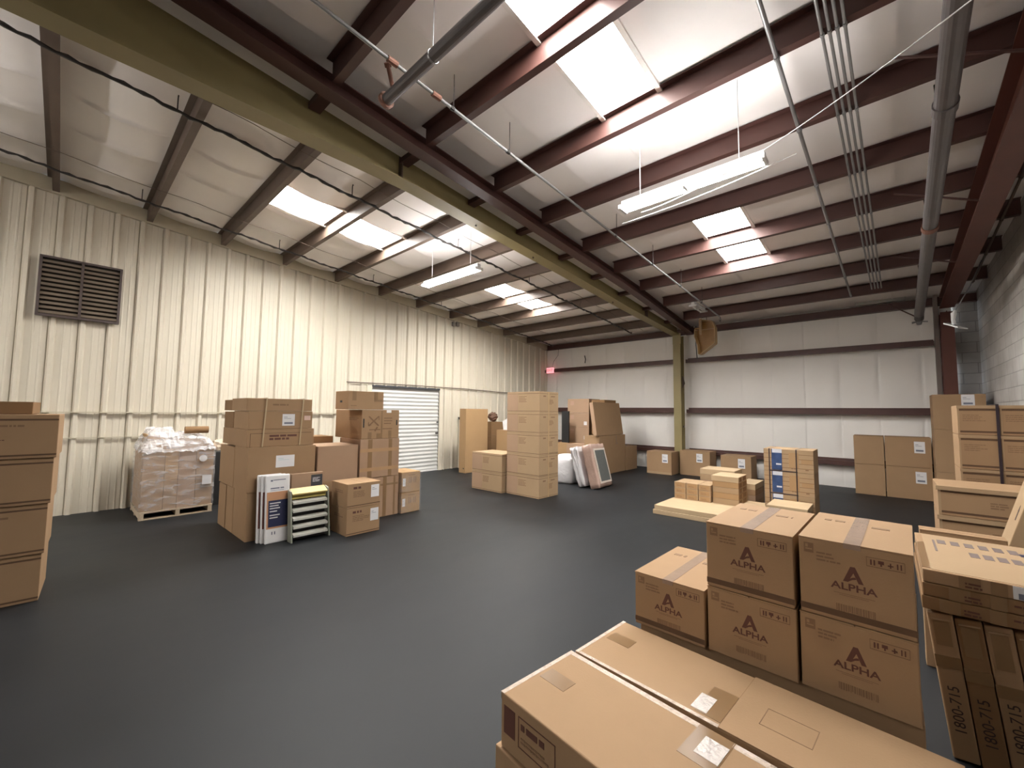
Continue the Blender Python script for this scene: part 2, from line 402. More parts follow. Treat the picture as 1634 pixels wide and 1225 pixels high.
bm = BM(); box(bm, -.13, .13, -.16, .16, 0.0, .015); obj('base_plate', bm, OLIVE, t)
bm = BM(); hexa(bm, [(.1, -.02, 2.3), (.16, -.02, 2.42), (.16, .02, 2.42), (.1, .02, 2.3), (.1, -.02, 2.62), (.115, -.02, 2.62), (.115, .02, 2.62), (.1, .02, 2.62)]); box(bm, .1, .13, -.03, .03, 1.22, 1.27); obj('girt_clip', bm, BROWNST, t)
bm = BM(); box(bm, -.1, .12, -.15, -.131, 3.5, 3.8); obj('cap_plate', bm, OLIVE, t)
# dark maroon rafter
t = thing('rafter_beam', 'dark maroon steel rafter running beside the olive beam', 'roof beam', (0, 0, 0))
DY = [(-2, -3.9), (4.7, -3.9), (8.0, -3.9), (11.55, -4.04)]
bm = BM(); loft(bm, [(y, x+.075, x+.085, zb(y)-.06, zb(y)+.07) for y, x in DY]); obj('beam_web', bm, MAROON, t)
bm = BM(); loft(bm, [(y, x, x+.16, zb(y)-.075, zb(y)-.062) for y, x in DY]); obj('bottom_flange', bm, MAROON, t)
bm = BM(); loft(bm, [(y, x, x+.16, zb(y)+.07, zb(y)+.082) for y, x in DY]); obj('top_flange', bm, MAROON, t)
bm = BM(); box(bm, -4.05, -3.86, 11.56, 11.575, zb(11.5)-.12, zb(11.5)+.1); 
for dz in (-.07, .03): tube(bm, [(-3.93, 11.54, zb(11.5)+dz), (-3.93, 11.56, zb(11.5)+dz)], .018, 8)
obj('end_plate', bm, MAROON, t)
bm = BM(); loft(bm, [(y, -4.2, x+.02, zb(y)+.045, zb(y)+.055) for y, x in DY]); struct('trim_9', bm, INSUL)
# red oxide rafter and column at the right
t = thing('rafter_beam', 'red-brown steel rafter near the block wall', 'roof beam', (.9, 0, 0))
RY = [(-2, -.5), (3, -.48), (6, -.38), (9.5, -.26), (11.3, -.22)]
bm = BM(); loft(bm, [(y, -.006, .006, zb(y)+d, zb(y)-.02) for y, d in RY]); obj('beam_web', bm, REDST, t)
bm = BM(); loft(bm, [(y, -.1, .1, zb(y)+d-.014, zb(y)+d) for y, d in RY]); obj('bottom_flange', bm, REDST, t)
bm = BM(); loft(bm, [(y, -.1, .1, zb(y)-.02, zb(y)-.008) for y, d in RY]); obj('top_flange', bm, REDST, t)
for y in (4.2, 6.5, 8.6):
    d = -.45 if y < 5 else (-.38 if y < 7 else -.3)
    bm = BM(); tube(bm, [(-.09, y, zb(y)+d+.01), (-.75, y+.15, zb(y)+.0)], .012, 6); obj('flange_brace', bm, MAROON, t)
t = thing('steel_column', 'red-brown steel column in the right back corner', 'column', (.9, 11.5, 0))
bm = BM(); box(bm, -.09, .09, -.15, -.138, 0, 3.6); box(bm, -.09, .09, .138, .15, 0, 3.6); obj('flange', bm, REDST, t)
bm = BM(); box(bm, -.006, .006, -.138, .138, 0, 3.62); obj('column_web', bm, REDST, t)
bm = BM(); box(bm, .74, .8, 11.62, 11.8, 0, 4.0); struct('trim_8', bm, mat('grey_brown_jamb', (.20, .16, .14), .6))
# wall girts
GT = [(.54, 'lowest'), (1.66, 'eye-level'), (3.05, 'upper')]
for (xa, xb, side) in ((XL+.02, -4.37, 'left of the olive column'), (-4.13, .73, 'right of the olive column')):
    for z, nm in GT:
        bm = BM()
        box(bm, xa, xb, YB-.20, YB-.02, z+.045, z+.052); box(bm, xa, xb, YB-.207, YB-.2, z-.045, z+.052); box(bm, xa, xb, YB-.2, YB-.17, z-.045, z-.038); box(bm, xa, xb, YB-.026, YB-.02, z+.052, z+.1)
        solo('wall_girt', bm, MAROON, '%s maroon girt on the insulated back wall, %s' % (nm, side), 'wall beam', 'back wall girts')
bm = BM(); box(bm, XL+.02, XR-.01, YB-.13, YB-.06, zb(YB)-.03, zb(YB)+.14); box(bm, XL+.02, XR-.01, YB-.2, YB-.13, zb(YB)-.03, zb(YB)-.022)
solo('eave_strut', bm, MAROON, 'dark maroon eave strut along the top of the back wall', 'wall beam')

# ------------------------------------------------------------------ roof services
def hook(bm, x, y, z, h=.09, r=.006):
    tube(bm, [(x, y, z), (x, y, z+h*.8), (x+.012, y, z+h), (x+.03, y, z+h*.9)], r, 6)
def cable(label, x0, x1, y0, y1, dz, r):
    t = thing('hanging_cable', label, 'cable', (0, 0, 0))
    bm = BM(); pts = []; rr = []
    N = 170
    for k in range(N+1):
        y = y0+(y1-y0)*k/N
        pts.append((x0+(x1-x0)*k/N+.006*math.sin(k*1.9), y, zb(y)+dz+.008*math.sin(k*.55)+.006*math.sin(k*2.3)))
        rr.append(r*(1+.28*math.sin(k*2.6)))
    tube(bm, pts, rr, 7); obj('braided_line', bm, DARKPIPE, t)
    for k, y in enumerate([y0+.35+1.9*i for i in range(int((y1-y0)/1.9))]):
        bm = BM(); x = x0+(x1-x0)*(y-y0)/(y1-y0); hook(bm, x, y, zb(y)+dz, .16); obj('hanger_hook', bm, DARKPIPE, t)
cable('dark braided cable under the left purlins, nearer the olive beam', -5.35, -5.35, -1.6, 10.9, -.045, .018)
cable('dark braided cable under the left purlins, close along the ribbed wall', -8.05, -8.35, -1.6, 11.2, -.045, .016)
# thin wires pinned under the insulation
for i, (x, lb) in enumerate(((-7.55, 'thin slack wire under the left roof insulation, between the two braided cables'), (-4.95, 'thin slack wire under the left roof insulation, beside the olive beam'))):
    bm = BM(); pts = []
    for k in range(61):
        y = -1.4+12.2*k/60
        pts.append((x, y, zb(y)-.012-.03*abs(math.sin(k*.5))))
    tube(bm, pts, .004, 5); solo('roof_wire', bm, BROWNST, lb, 'wire')
# sprinkler line and stub main
t = thing('sprinkler_pipe', 'thin grey sprinkler pipe running along the right roof bay', 'pipe', (0, 0, 0))
def xs_(y): return -2.93+.018*y
bm = BM(); tube(bm, [(xs_(y), y, zb(y)-.2) for y in (-1, 1.5, 4, 7, 10.0)], .015, 10); obj('pipe_run', bm, GALV, t)
for y in (2.3, 3.05, 5.3, 6.5, 7.7, 8.8):
    bm = BM(); tube(bm, [(xs_(y)+.02, y, zb(y)-.2), (xs_(y)+.02, y, zb(y)+.12)], .004, 5); tube(bm, [(xs_(y), y-.02, zb(y)-.2), (xs_(y), y+.02, zb(y)-.2)], .021, 8); obj('hanger_rod', bm, DARKPIPE, t)
for y in (1.68, 2.12):
    bm = BM(); tube(bm, [(xs_(y), y-.045, zb(y)-.2), (xs_(y), y+.045, zb(y)-.2)], .026, 10); obj('pipe_coupling', bm, RUST, t)
bm = BM(); tube(bm, [(xs_(10), 10.0+.12*math.sin(a)*.4, zb(10)-.2-.05+.05*math.cos(a)) for a in [i*.45 for i in range(12)]], .01, 6); obj('end_ring', bm, PIPEG, t)
t = thing('pipe_stub', 'large dark pipe stub with flanged open end beneath the roof', 'pipe', (-3.18, 1.79, 4.33))
bm = BM(); tube(bm, [(0, 0, 0), (2.6, 0, 0)], .048, 18); obj('pipe_run', bm, PIPEG, t)
bm = BM(); tube(bm, [(-.012, 0, 0), (.02, 0, 0)], .068, 18); obj('end_flange', bm, RUST, t)
bm = BM(); tube(bm, [(.12, 0, .03), (.2, -.1, .13)], .018, 10); tube(bm, [(.2, -.1, .13), (.215, -.12, .15)], .028, 10); obj('riser', bm, RUST, t)
bm = BM(); tube(bm, [(.68, 0, .05), (.68, 0, .55)], .004, 6); tube(bm, [(.672, 0, 0), (.69, 0, 0)], .053, 16); obj('hanger_rod', bm, GALV, t)
# main pipe at right
t = thing('sprinkler_main', 'thick grey pipe hanging beside the red-brown rafter', 'pipe', (0, 0, 0))
xm = lambda y: .36+.013*y
bm = BM(); tube(bm, [(xm(y), y, zb(y)-.4) for y in (-1, 3, 6, 9, 10.9)], .068, 20); tube(bm, [(xm(10.9), 10.9, zb(10.9)-.4), (xm(11.05), 11.02, zb(11)-.46)], .068, 20); obj('pipe_run', bm, PIPEG, t)
for y in (4.55, 6.85): 
    bm = BM(); tube(bm, [(xm(y), y-.05, zb(y)-.4+.004), (xm(y), y+.05, zb(y)-.4-.004)], .078, 20); obj('pipe_coupling', bm, RUST if y > 6 else PIPEG, t)
for y in (5.0, 7.2, 9.6):
    bm = BM(); tube(bm, [(xm(y), y, zb(y)-.4), (xm(y)-.02, y, zb(y)+.1)], .007, 6); obj('hanger_rod', bm, DARKPIPE, t)
bm = BM(); tube(bm, [(xm(11), 11.0, zb(11)-.45), (xm(11)-.45, 11.35, zb(11)-.02)], .012, 6); obj('sway_brace', bm, MAROON, t)
bm = BM(); tube(bm, [(xm(11), 11.02, zb(11)-.44), (xm(11), 11.08, zb(11)-.56)], [.06, .035], 14)
for a in range(5): tube(bm, [(xm(11), 11.05, zb(11)-.5), (xm(11)+.12*math.cos(a*1.25), 11.05+.1*math.sin(a*1.25), zb(11)-.52)], .012, 6)
obj('end_fitting', bm, GALV, t)
# single conduit and bank of four
def conduit(label, xf, y0, y1, dz, r, group=None, m=GALV):
    t = thing('conduit', label, 'conduit', (0, 0, 0), 0, group)
    bm = BM(); tube(bm, [(xf(y), y, zb(y)+dz) for y in (y0, 3, 6, 9, y1)], r, 10); obj('pipe_run', bm, m, t)
    for y in PR[1:]:
        if y < y1:
            bm = BM(); tube(bm, [(xf(y), y-.05, zb(y)+dz), (xf(y), y-.02, zb(y)+dz)], r*1.35, 10); obj('strap', bm, m, t)
    return t
conduit('single light grey conduit under the right purlins, left of the bank of four', lambda y: -.615+.015*y, -1, 10.4, -.022, .017)
for i in range(4):
    conduit('grey conduit in the bank of four, %s' % ('leftmost', 'second from the left', 'third from the left', 'rightmost')[i], lambda y, i=i: -.335+.045*i+.019*y, -1, 10.15, -.018, .011, 'bank of four conduits')
conduit('brownish conduit between red-brown rafter and block wall', lambda y: 1.17, -1, 10.6, -.02, .014, None, BROWNST)
# unlit grey fixture on the back wall top
bm = BM(); box(bm, -.45, .35, 11.62, 11.7, 3.99, 4.11); solo('wall_fixture', bm, mat('pale_grey_metal', (.42, .42, .40), .5), 'pale grey box fixture on the eave above the back wall', 'fixture', bevel=.01)
# fluorescent lamps
def strip_lamp(label, x0, x1, y, z, on=True, along='x'):
    L = x1-x0
    t = thing('strip_light', label, 'lamp', ((x0+x1)/2, y, z), 0 if along == 'x' else math.pi/2)
    bm = BM(); box(bm, -L/2, L/2, -.035, .035, .02, .075)
    obj('housing', bm, WHITEM, t)
    for s in (-1, 1):
        for (a, b) in ((-L/2+.02, -.012), (.012, L/2-.02)):
            bm = BM(); tube(bm, [(a, s*.06, 0), (b, s*.06, 0)], .017, 10); obj('tube', bm, TUBE if on else WHITEM, t)
    for a in (-L/2, 0, L/2):
        bm = BM(); box(bm, a-.012, a+.012, -.082, .082, -.022, .02); obj('socket', bm, WHITEM, t)
    for a in (-L/2+.2, L/2-.2):
        bm = BM(); tube(bm, [(a, 0, .07), (a, 0, zb(y)-z+.17)], .004, 6); obj('hanger_rod', bm, WHITEM, t)
strip_lamp('lit fluorescent strip light in the right roof bay', -2.041, -0.705, 3.985, 3.795)
strip_lamp('lit fluorescent strip light in the left roof bay', -6.084, -4.673, 4.316, 3.841)
for (x0, x1, y, lb) in ((-6.6, -5.0, -1.9, 'first one added unseen behind the camera in the left bay'), (-6.6, -5.0, -5.2, 'farthest one added unseen behind the camera in the left bay')):
    strip_lamp('lit fluorescent fill light, '+lb, x0, x1, y, zb(y)-.7)  # unseen lamps added behind the camera to brighten the room
strip_lamp('unlit white strip light near the olive column', -.35, .35, 9.4, 3.92, False, 'y')
bpy.data.objects['strip_light.004'].location.x = -3.02
bm = BM()
tube(bm, [((-2.35+2.9*k/20)*.81, (5.12-1.3*(k/20)**1.5)*.81, 1.6+.81*(2.69-.05*math.sin(math.pi*k/20)+.02*(k/20))) for k in range(21)], .004, 6)
solo('power_cord', bm, WHITEM, 'white power cord slung from the right strip light to the thick pipe', 'cord')
bm = BM()
tube(bm, [((-2.7+2.1*k/20)*.81, (5.26-.28*k/20)*.81, 1.6+.81*(2.69-.04*math.sin(math.pi*k/20))) for k in range(21)], .004, 6)
solo('power_cord', bm, WHITEM, 'thin white power cord below the right strip light', 'cord')
# amber box near the column
t = thing('hanging_box', 'amber-brown wedge-bottomed box hung beside the olive column', 'box', (-3.25, 10.6, 0))
ol = [(-.25, 3.72), (-.14, 3.72), (-.14, 3.92), (.14, 3.86), (.2, 3.70), (.2, 3.32), (-.13, 3.08), (-.18, 3.08), (-.19, 3.3), (-.26, 3.52)]
bm = BM(); prism(bm, ol, 0, .02, ((0, .22, 0), (1, 0, 0), (0, 0, 1), (0, -1, 0))); obj('back_panel', bm, AMBER, t)
bm = BM()
for a, b in zip(ol, ol[1:]+ol[:1]):
    d = Vector((b[0]-a[0], b[1]-a[1])); nn = Vector((-d.y, d.x)).normalized()*.012
    hexa(bm, [(a[0], 0, a[1]), (b[0], 0, b[1]), (b[0], .2, b[1]), (a[0], .2, a[1]), (a[0]+nn.x, 0, a[1]+nn.y), (b[0]+nn.x, 0, b[1]+nn.y), (b[0]+nn.x, .2, b[1]+nn.y), (a[0]+nn.x, .2, a[1]+nn.y)])
obj('edge_frame', bm, mat('tan_edge_strip', (.45, .30, .13), .5), t)
bm = BM(); box(bm, -.14, -.09, -.01, .005, 3.55, 3.95); box(bm, -.26, .2, -.012, 0, 3.66, 3.675); obj('tape_band', bm, KL, t)
bm = BM(); tube(bm, [(0, .1, 3.88), (0, .1, 4.0)], .006, 6); obj('hanger_rod', bm, DARKPIPE, t)
bm = BM(); tube(bm, [(-3.83, 11.68, 4.0), (-3.84, 11.69, 3.5), (-3.82, 11.7, 3.1)], .012, 8); solo('wall_cable', bm, DARKGREY, 'dark cable dropping from the eave to the upper girt, beside the olive column', 'cable')
# floodlight
t = thing('floodlight', 'white floodlight on a thin arm in front of the red-brown column', 'lamp', (.8, 9.2, 2.98))
bm = BM(); hexa(bm, [(-.12, -.06, .04), (.02, -.14, -.05), (.14, .02, -.06), (-.02, .1, .05), (-.12, -.06, .06), (.02, -.14, -.03), (.14, .02, -.04), (-.02, .1, .07)]); obj('lamp_head', bm, WHITEM, t)
bm = BM(); tube(bm, [(0, 0, .02), (-.01, .01, .1), (.0, .01, .2), (.02, .02, .25)], [.025, .022, .032, .012], 10); obj('neck', bm, WHITEM, t)
bm = BM(); tube(bm, [(.02, .02, .24), (.2, .1, .62), (.34, .14, 1.0)], .008, 8); obj('arm', bm, GALV, t)
# exit sign
t = thing('exit_sign', 'small red exit sign on the upper girt by the ribbed wall', 'sign', (-8.83, 11.66, 2.98))
bm = BM(); box(bm, -.15, .15, 0, .05, 0, .19); obj('sign_housing', bm, EXITR, t)
def text_mesh(s, size, bold=0, sx=1):
    cu = bpy.data.curves.new('t', 'FONT'); cu.body = s; cu.size = size; cu.offset = bold; cu.extrude = .0004; cu.resolution_u = 3
    cu.align_x = 'CENTER'; cu.align_y = 'CENTER'
    tmp = bpy.data.objects.new('t', cu); me = bpy.data.meshes.new_from_object(tmp)
    bpy.data.objects.remove(tmp); bpy.data.curves.remove(cu)
    if sx != 1:
        for v in me.vertices: v.co.x *= sx
    return me
def put_text(name, s, size, m, parent, frame, u, v, bold=0, rot=0, sx=1):
    me = text_mesh(s, size, bold, sx); me.name = name; me.materials.append(m)
    o = bpy.data.objects.new(name, me); C.objects.link(o); o.parent = parent
    O, U, V, N = [Vector(q) for q in frame]
    p = O+U*u+V*v+N*.0008
    c, s_ = math.cos(rot), math.sin(rot); A = U*c+V*s_; B = -U*s_+V*c
    o.matrix_local = Matrix(((A.x, B.x, N.x, p.x), (A.y, B.y, N.y, p.y), (A.z, B.z, N.z, p.z), (0, 0, 0, 1)))
    return o
put_text('sign_letters', 'EXIT', .13, mat('pale_sign_letter', (.8, .55, .55), .5), t, ((-.15, -.001, 0), (1, 0, 0), (0, 0, 1), (0, -1, 0)), .15, .095, .002)
bm = BM(); tube(bm, [(-8.78, 11.72, 3.17), (-8.72, 11.74, 3.4), (-8.55, 11.76, 3.6), (-8.52, 11.78, 3.95)], .006, 6); solo('wall_cable', bm, DARKGREY, 'thin cable curling up from the red exit sign', 'cable')
bm = BM(); tube(bm, [(-7.45, 11.78, 3.25), (-7.42, 11.76, 3.38), (-7.46, 11.77, 3.5)], .015, 7); solo('wall_hook', bm, BLACK, 'small black hook on the back wall above the upper girt', 'hook')
# louvre vent
t = thing('louver_vent', 'dark double louvered vent high on the ribbed cream wall', 'vent', (XL+.05, .12, 2.94))
bm = BM(); box(bm, 0, .012, -.43, .43, 0, .85); obj('back_plate', bm, VENTB, t)
bm = BM()
for a in (-.44, -.015, .41): box(bm, .0, .06, a, a+.03, 0, .85)
box(bm, 0, .06, -.44, .44, -.02, .012); box(bm, 0, .06, -.44, .44, .84, .87); obj('vent_frame', bm, mat('dark_vent_frame', (.07, .05, .045), .5), t)
for (a, b) in ((-.41, -.015), (.015, .41)):
    bm = BM()
    for k in range(12):
        z = .02+k*.068
        hexa(bm, [(.014, a, z+.04), (.05, a, z), (.05, b, z), (.014, b, z+.04), (.014, a, z+.048), (.055, a, z+.004), (.055, b, z+.004), (.014, b, z+.048)])
    obj('louver_bank', bm, VENT, t)
bm = BM(); tube(bm, [(XL+.05, 4.35, 2.235), (XL+.05, 6.0, 2.25), (XL+.05, 8.0, 2.24), (XL+.05, 9.7, 2.2)], .012, 8); solo('wall_conduit', bm, BROWNST, 'thin conduit running along the ribbed wall above the roll-up door', 'conduit')
bm = BM(); box(bm, XL+.045, XL+.1, 7.35, 7.42, 4.0, 4.12); box(bm, XL+.045, XL+.13, 7.48, 7.58, 4.02, 4.13); solo('junction_box', bm, mat('grey_box', (.2, .18, .16), .5), 'small grey junction box high on the ribbed wall', 'box', bevel=.004)
t = thing('wall_hood', 'small dark hood with ribs below, on the wall right of the roll-up door', 'hood', (XL+.046, 7.65, 1.36))
bm = BM(); prism(bm, [(0, .07), (.14, .07), (.11, .0), (.03, .0)], 0, .08, ((0, 0, 0), (0, 1, 0), (0, 0, 1), (1, 0, 0))); obj('hood_cap', bm, DARKGREY, t)
bm = BM(); box(bm, 0, .035, .03, .12, -1.36, 0); obj('chase', bm, CREAM, t)

# ------------------------------------------------------------------ cartons
def frames(w, d, h):
    return {'-y': ((-w/2, -d/2, 0), (1, 0, 0), (0, 0, 1), (0, -1, 0)),
            '+x': ((w/2, -d/2, 0), (0, 1, 0), (0, 0, 1), (1, 0, 0)),
            '-x': ((-w/2, d/2, 0), (0, -1, 0), (0, 0, 1), (-1, 0, 0)),
            '+z': ((-w/2, -d/2, h), (1, 0, 0), (0, 1, 0), (0, 0, 1))}
class Carton:
    def __init__(s, label, x0, x1, y0, y1, z0, z1, m=None, rz=0, group=None, flaps=None, seam='x', name='cardboard_box', cat='box', jit=True, slot=True, bev=.004):
        s.w, s.d, s.h = x1-x0-.004, y1-y0-.004, z1-z0-.001
        m = m or KR; s.m = m
        s.t = thing(name, label, cat, ((x0+x1)/2, (y0+y1)/2, z0+.0005), rz, group)
        w, d, h = s.w, s.d, s.h
        s.F = frames(w, d, h)
        if flaps is None: flaps = z1 < 1.5
        bm = BM()
        if flaps:
            box(bm, -w/2, w/2, -d/2, d/2, 0, h-.005)
            obj('carton_body', bm, m, s.t, bevel=bev)
            g = .0025
            for sgn in (-1, 1):
                bm = BM()
                if seam == 'x': box(bm, -w/2, w/2, *sorted((sgn*g, sgn*(d/2+.001))), h-.0048, h)
                else: box(bm, *sorted((sgn*g, sgn*(w/2+.001))), -d/2, d/2, h-.0048, h)
                obj('top_flap', bm, m, s.t)
        else:
            box(bm, -w/2, w/2, -d/2, d/2, 0, h)
            obj('carton_body', bm, m, s.t, bevel=bev)
        s.seam = seam
    def patch(s, name, face, rects, m, th=.0007, label=None, off=0):
        s.n = getattr(s, 'n', 0)+1; off += s.n*.00012
        bm = BM(); O, U, V, N = [Vector(q) for q in s.F[face]]
        for (a, b, c, e) in rects:
            pts = [O+U*q[0]+V*q[1]+N*(off+n) for n in (-off-.0002, th) for q in ((a, b), (c, b), (c, e), (a, e))]
            hexa(bm, [tuple(p) for p in pts])
        return obj(name, bm, m, s.t, label=label)
    def tape(s, m=None, drop=.07, width=.055, side=None):
        m = m or TAPEC; w, d, h = s.w, s.d, s.h
        bm = BM(); e = .0011; wd = width/2
        if s.seam == 'y':
            box(bm, -wd, wd, -d/2-e, d/2+e, h, h+e)
            for q in (-1, 1): box(bm, -wd, wd, *sorted((q*(d/2+.0002), q*(d/2+e+.001))), h-drop, h+e)
        else:
            box(bm, -w/2-e, w/2+e, -wd, wd, h, h+e)
            for q in (-1, 1): box(bm, *sorted((q*(w/2+.0002), q*(w/2+e+.001))), -wd, wd, h-drop, h+e)
        obj('packing_tape', bm, m, s.t); return s
    def facetape(s, face, rects, m=None):
        for r in rects: s.patch('packing_tape', face, [r], m or TAPE)
        return s
    def lines(s, face, u, v, wd, rows, hgt, m=None, gap=1.9, words=True, name='printed_text', seed=None):
        rnd = random.Random(seed if seed is not None else hash((round(u*1000), round(v*1000), rows)))
        R = []
        for k in range(rows):
            vv = v-k*hgt*gap; x = u; end = u+wd*rnd.uniform(.6, 1)
            while x < end:
                l = min(rnd.uniform(.6, 4)*hgt*1.3, end-x)
                R.append((x, vv, x+l, vv+hgt)); x += l+(hgt*.5 if words else 0)
        s.patch(name, face, R, m or INKF); return s
    def barcode(s, face, u, v, wd, hg):
        rnd = random.Random(9); R = []; x = u
        while x < u+wd:
            l = rnd.uniform(.002, .006); R.append((x, v+rnd.uniform(0, .006), x+l, v+hg)); x += l+rnd.uniform(.0015, .004)
        s.patch('barcode', face, R, INKF); return s
    def label(s, face, u, v, a, b, bar=True, m=None):
        lab = s.patch('shipping_label', face, [(u, v, u+a, v+b)], LABELW)
        R = [(u+a*.15, v+b*.14, u+a*.85, v+b*.3)] if bar else []
        R += [(u+a*.12, v+b*.72, u+a*.4, v+b*.76), (u+a*.12, v+b*.6, u+a*.7, v+b*.63)]
        s.patch('label_print', face, R, m or LABELI, off=.0008).parent = lab; return s
    def slots(s, face, wdt, top=True, bot=True, m=None, th=.014):
        R = []
        if bot: R.append((.002, .02, wdt-.002, .02+th))
        if top: R.append((.002, s.h-.035-th, wdt-.002, s.h-.035))
        for r in R: s.patch('edge_line', face, [r], m or DARKSLOT)
        return s

# --- S1: stack at the left edge of the picture
zs = [0, .385, .795, 1.175, 1.535]
nm1 = ['bottom', 'second from the floor', 'third from the floor', 'fourth from the floor']
for k in range(4):
    L = .95; D = .62
    c = Carton('kraft carton at the far left, %s of its stack' % nm1[k], -D, 0, -L, 0, zs[k], zs[k+1], KR, 0, 'cartons stacked at the far left', flaps=False)
    a = rad(-3); cx, cy = -D/2, -L/2
    ox, oy = -5.26+.015*k, -.03+.012*k
    c.t.location.x = ox+cx*math.cos(a)-cy*math.sin(a); c.t.location.y = oy+cx*math.sin(a)+cy*math.cos(a); c.t.rotation_euler.z = a
    c.slots('+x', c.d)
    c.lines('+x', .3, c.h-.10, .5, 1, .016, INKF, words=True); c.lines('+x', .28, .22, .45, 4, .007, INK, gap=5)
c = Carton('short plain carton at the far left, topmost of its stack', -.55, 0, -.9, 0, 1.537, 1.64, KD, 0, None, flaps=False)
a = rad(-3); cx, cy = -.3, -.5; c.t.location.x = -5.27+cx*math.cos(a)-cy*math.sin(a); c.t.location.y = -.1+cx*math.sin(a)+cy*math.cos(a)+.0; c.t.rotation_euler.z = a

# --- S2: shrink-wrapped pallet load
t = thing('wooden_pallet', 'wooden pallet under the shrink-wrapped cartons', 'pallet', (-8.38, 1.265, 0))
for y in (-.425, -.02, .375):
    bm = BM(); box(bm, -.5, .5, y, y+.05, .018, .095); obj('stringer', bm, WOOD, t)
for k in range(6):
    x = -.5+.1835*k; bm = BM(); box(bm, x, x+.083, -.43, .43, .095, .113); obj('deck_board', bm, WOOD, t)
for x in (-.5, -.05, .41):
    bm = BM(); box(bm, x, x+.09, -.43, .43, 0, .018); obj('bottom_board', bm, WOOD, t)
by = [.845, 1.09, 1.25, 1.465, 1.685]
pos = ['leftmost', 'second from the left', 'third from the left', 'rightmost']
for k in range(4):
    for j, (z0, z1) in enumerate(((.114, .54), (.542, .99))):
        m = (KR, KO, KP, KR)[k] if j else (KR, KR, KP, KR)[k]
        Carton('carton under stretch film on the pallet, %s of the %s row' % (pos[k], ('lower', 'upper')[j]), -8.86, -7.9, by[k], by[k+1], z0, z1, m, 0, 'cartons on the wrapped pallet', flaps=False)
Carton('small carton on top of the pallet load, at its left end under film', -8.7, -8.15, .9, 1.2, .992, 1.2, KO, 0, None, flaps=False)
Carton('flat carton on top of the pallet load, at its right end under film', -8.75, -8.0, 1.21, 1.66, .992, 1.1, KD, 0, None, flaps=False)
t = thing('stretch_film', 'clear stretch film wrapped around the cartons on the wooden pallet', 'plastic film', (-8.38, 1.265, 0))
def shell(x0, x1, y0, y1, z0, z1, nz, amp, seed, n=26):
    rnd = random.Random(seed); bm = BM(); rings = []
    per = []
    for k in range(n): per.append((x0+(x1-x0)*k/n, y0))
    for k in range(n): per.append((x1, y0+(y1-y0)*k/n))
    for k in range(n): per.append((x1+(x0-x1)*k/n, y1))
    for k in range(n): per.append((x0, y1+(y0-y1)*k/n))
    for j in range(nz+1):
        z = z0+(z1-z0)*j/nz; r = []
        for i, (x, y) in enumerate(per):
            d = .008+amp*(abs(math.sin(j*1.7+.35*math.sin(i*.4)))*.6+.4*rnd.random())
            nx = 1 if abs(x-x1) < 1e-6 else (-1 if abs(x-x0) < 1e-6 else 0); ny = 1 if abs(y-y1) < 1e-6 else (-1 if abs(y-y0) < 1e-6 else 0)
            r.append(bm.verts.new((x+nx*d, y+ny*d, z)))
        rings.append(r)
    m = len(per)
    for a, b in zip(rings, rings[1:]):
        for i in range(m): bm.faces.new([a[i], a[(i+1) % m], b[(i+1) % m], b[i]])
    return bm
obj('side_wrap', shell(-.482, .482, -.421, .422, .115, 1.0, 14, .012, 3), FILM, t, smooth=True)
rnd = random.Random(11); bm = BM(); V = {}
NX, NY = 26, 30
for i in range(NX+1):
    for j in range(NY+1):
        u, v = i/NX, j/NY; x = -.5+1.0*u; y = -.44+.88*v
        e = min(u, 1-u, v, 1-v)
        hgt = 1.0+(.24 if v < .42 else .16)*min(1, e*7)+.055*rnd.random()*min(1, e*8)+.03*math.sin(9*u+5*v)*min(1, e*8)
        if e == 0: hgt = .93+.05*rnd.random()
        V[i, j] = bm.verts.new((x+.012*rnd.uniform(-1, 1), y+.012*rnd.uniform(-1, 1), hgt))
for i in range(NX):
    for j in range(NY): bm.faces.new([V[i, j], V[i+1, j], V[i+1, j+1], V[i, j+1]])
obj('crumpled_top', bm, FILMT, t)
bm = BM(); prism(bm, [(.05*math.cos(a), .05*math.sin(a)) for a in [k*math.pi/9 for k in range(18)]], 0, .0012, ((.504, .28, .83), (0, 1, 0), (0, 0, 1), (1, 0, 0))); obj('round_sticker', bm, LABELW, t)
bm = BM(); box(bm, .504, .506, .28, .40, .43, .57); obj('paper_sheet', bm, LABELW, t)
t = thing('cardboard_tube', 'brown cardboard roll lying on top of the wrapped pallet', 'tube', (-8.15, 1.44, 1.21))
bm = BM(); tube(bm, [(0, -.1, .05), (0, .2, .05)], .055, 16); obj('tube_body', bm, KD, t); bm = BM(); tube(bm, [(0, .2, .05), (0, .205, .05)], .04, 14); obj('tube_end', bm, LABELW, t)
rnd = random.Random(5); bm = BM(); bmesh.ops.create_icosphere(bm, subdivisions=3, radius=.1)
for v in bm.verts: v.co *= rnd.uniform(.65, 1.15); v.co.x *= .5
for v in bm.verts: v.co += Vector((-8.5, 1.86, .98))
bm2 = BM(); box(bm2, -8.75, -8.35, 1.76, 1.95, 0, .87); prop(obj('dark_panel', bm2, BLACK), 'black slab standing between the wrapped pallet and the strapped cartons', 'panel')
solo('crumpled_paper', bm, mat('tan_paper', (.68, .55, .42), .7), 'crumpled tan paper on the black slab by the wrapped pallet', 'paper')

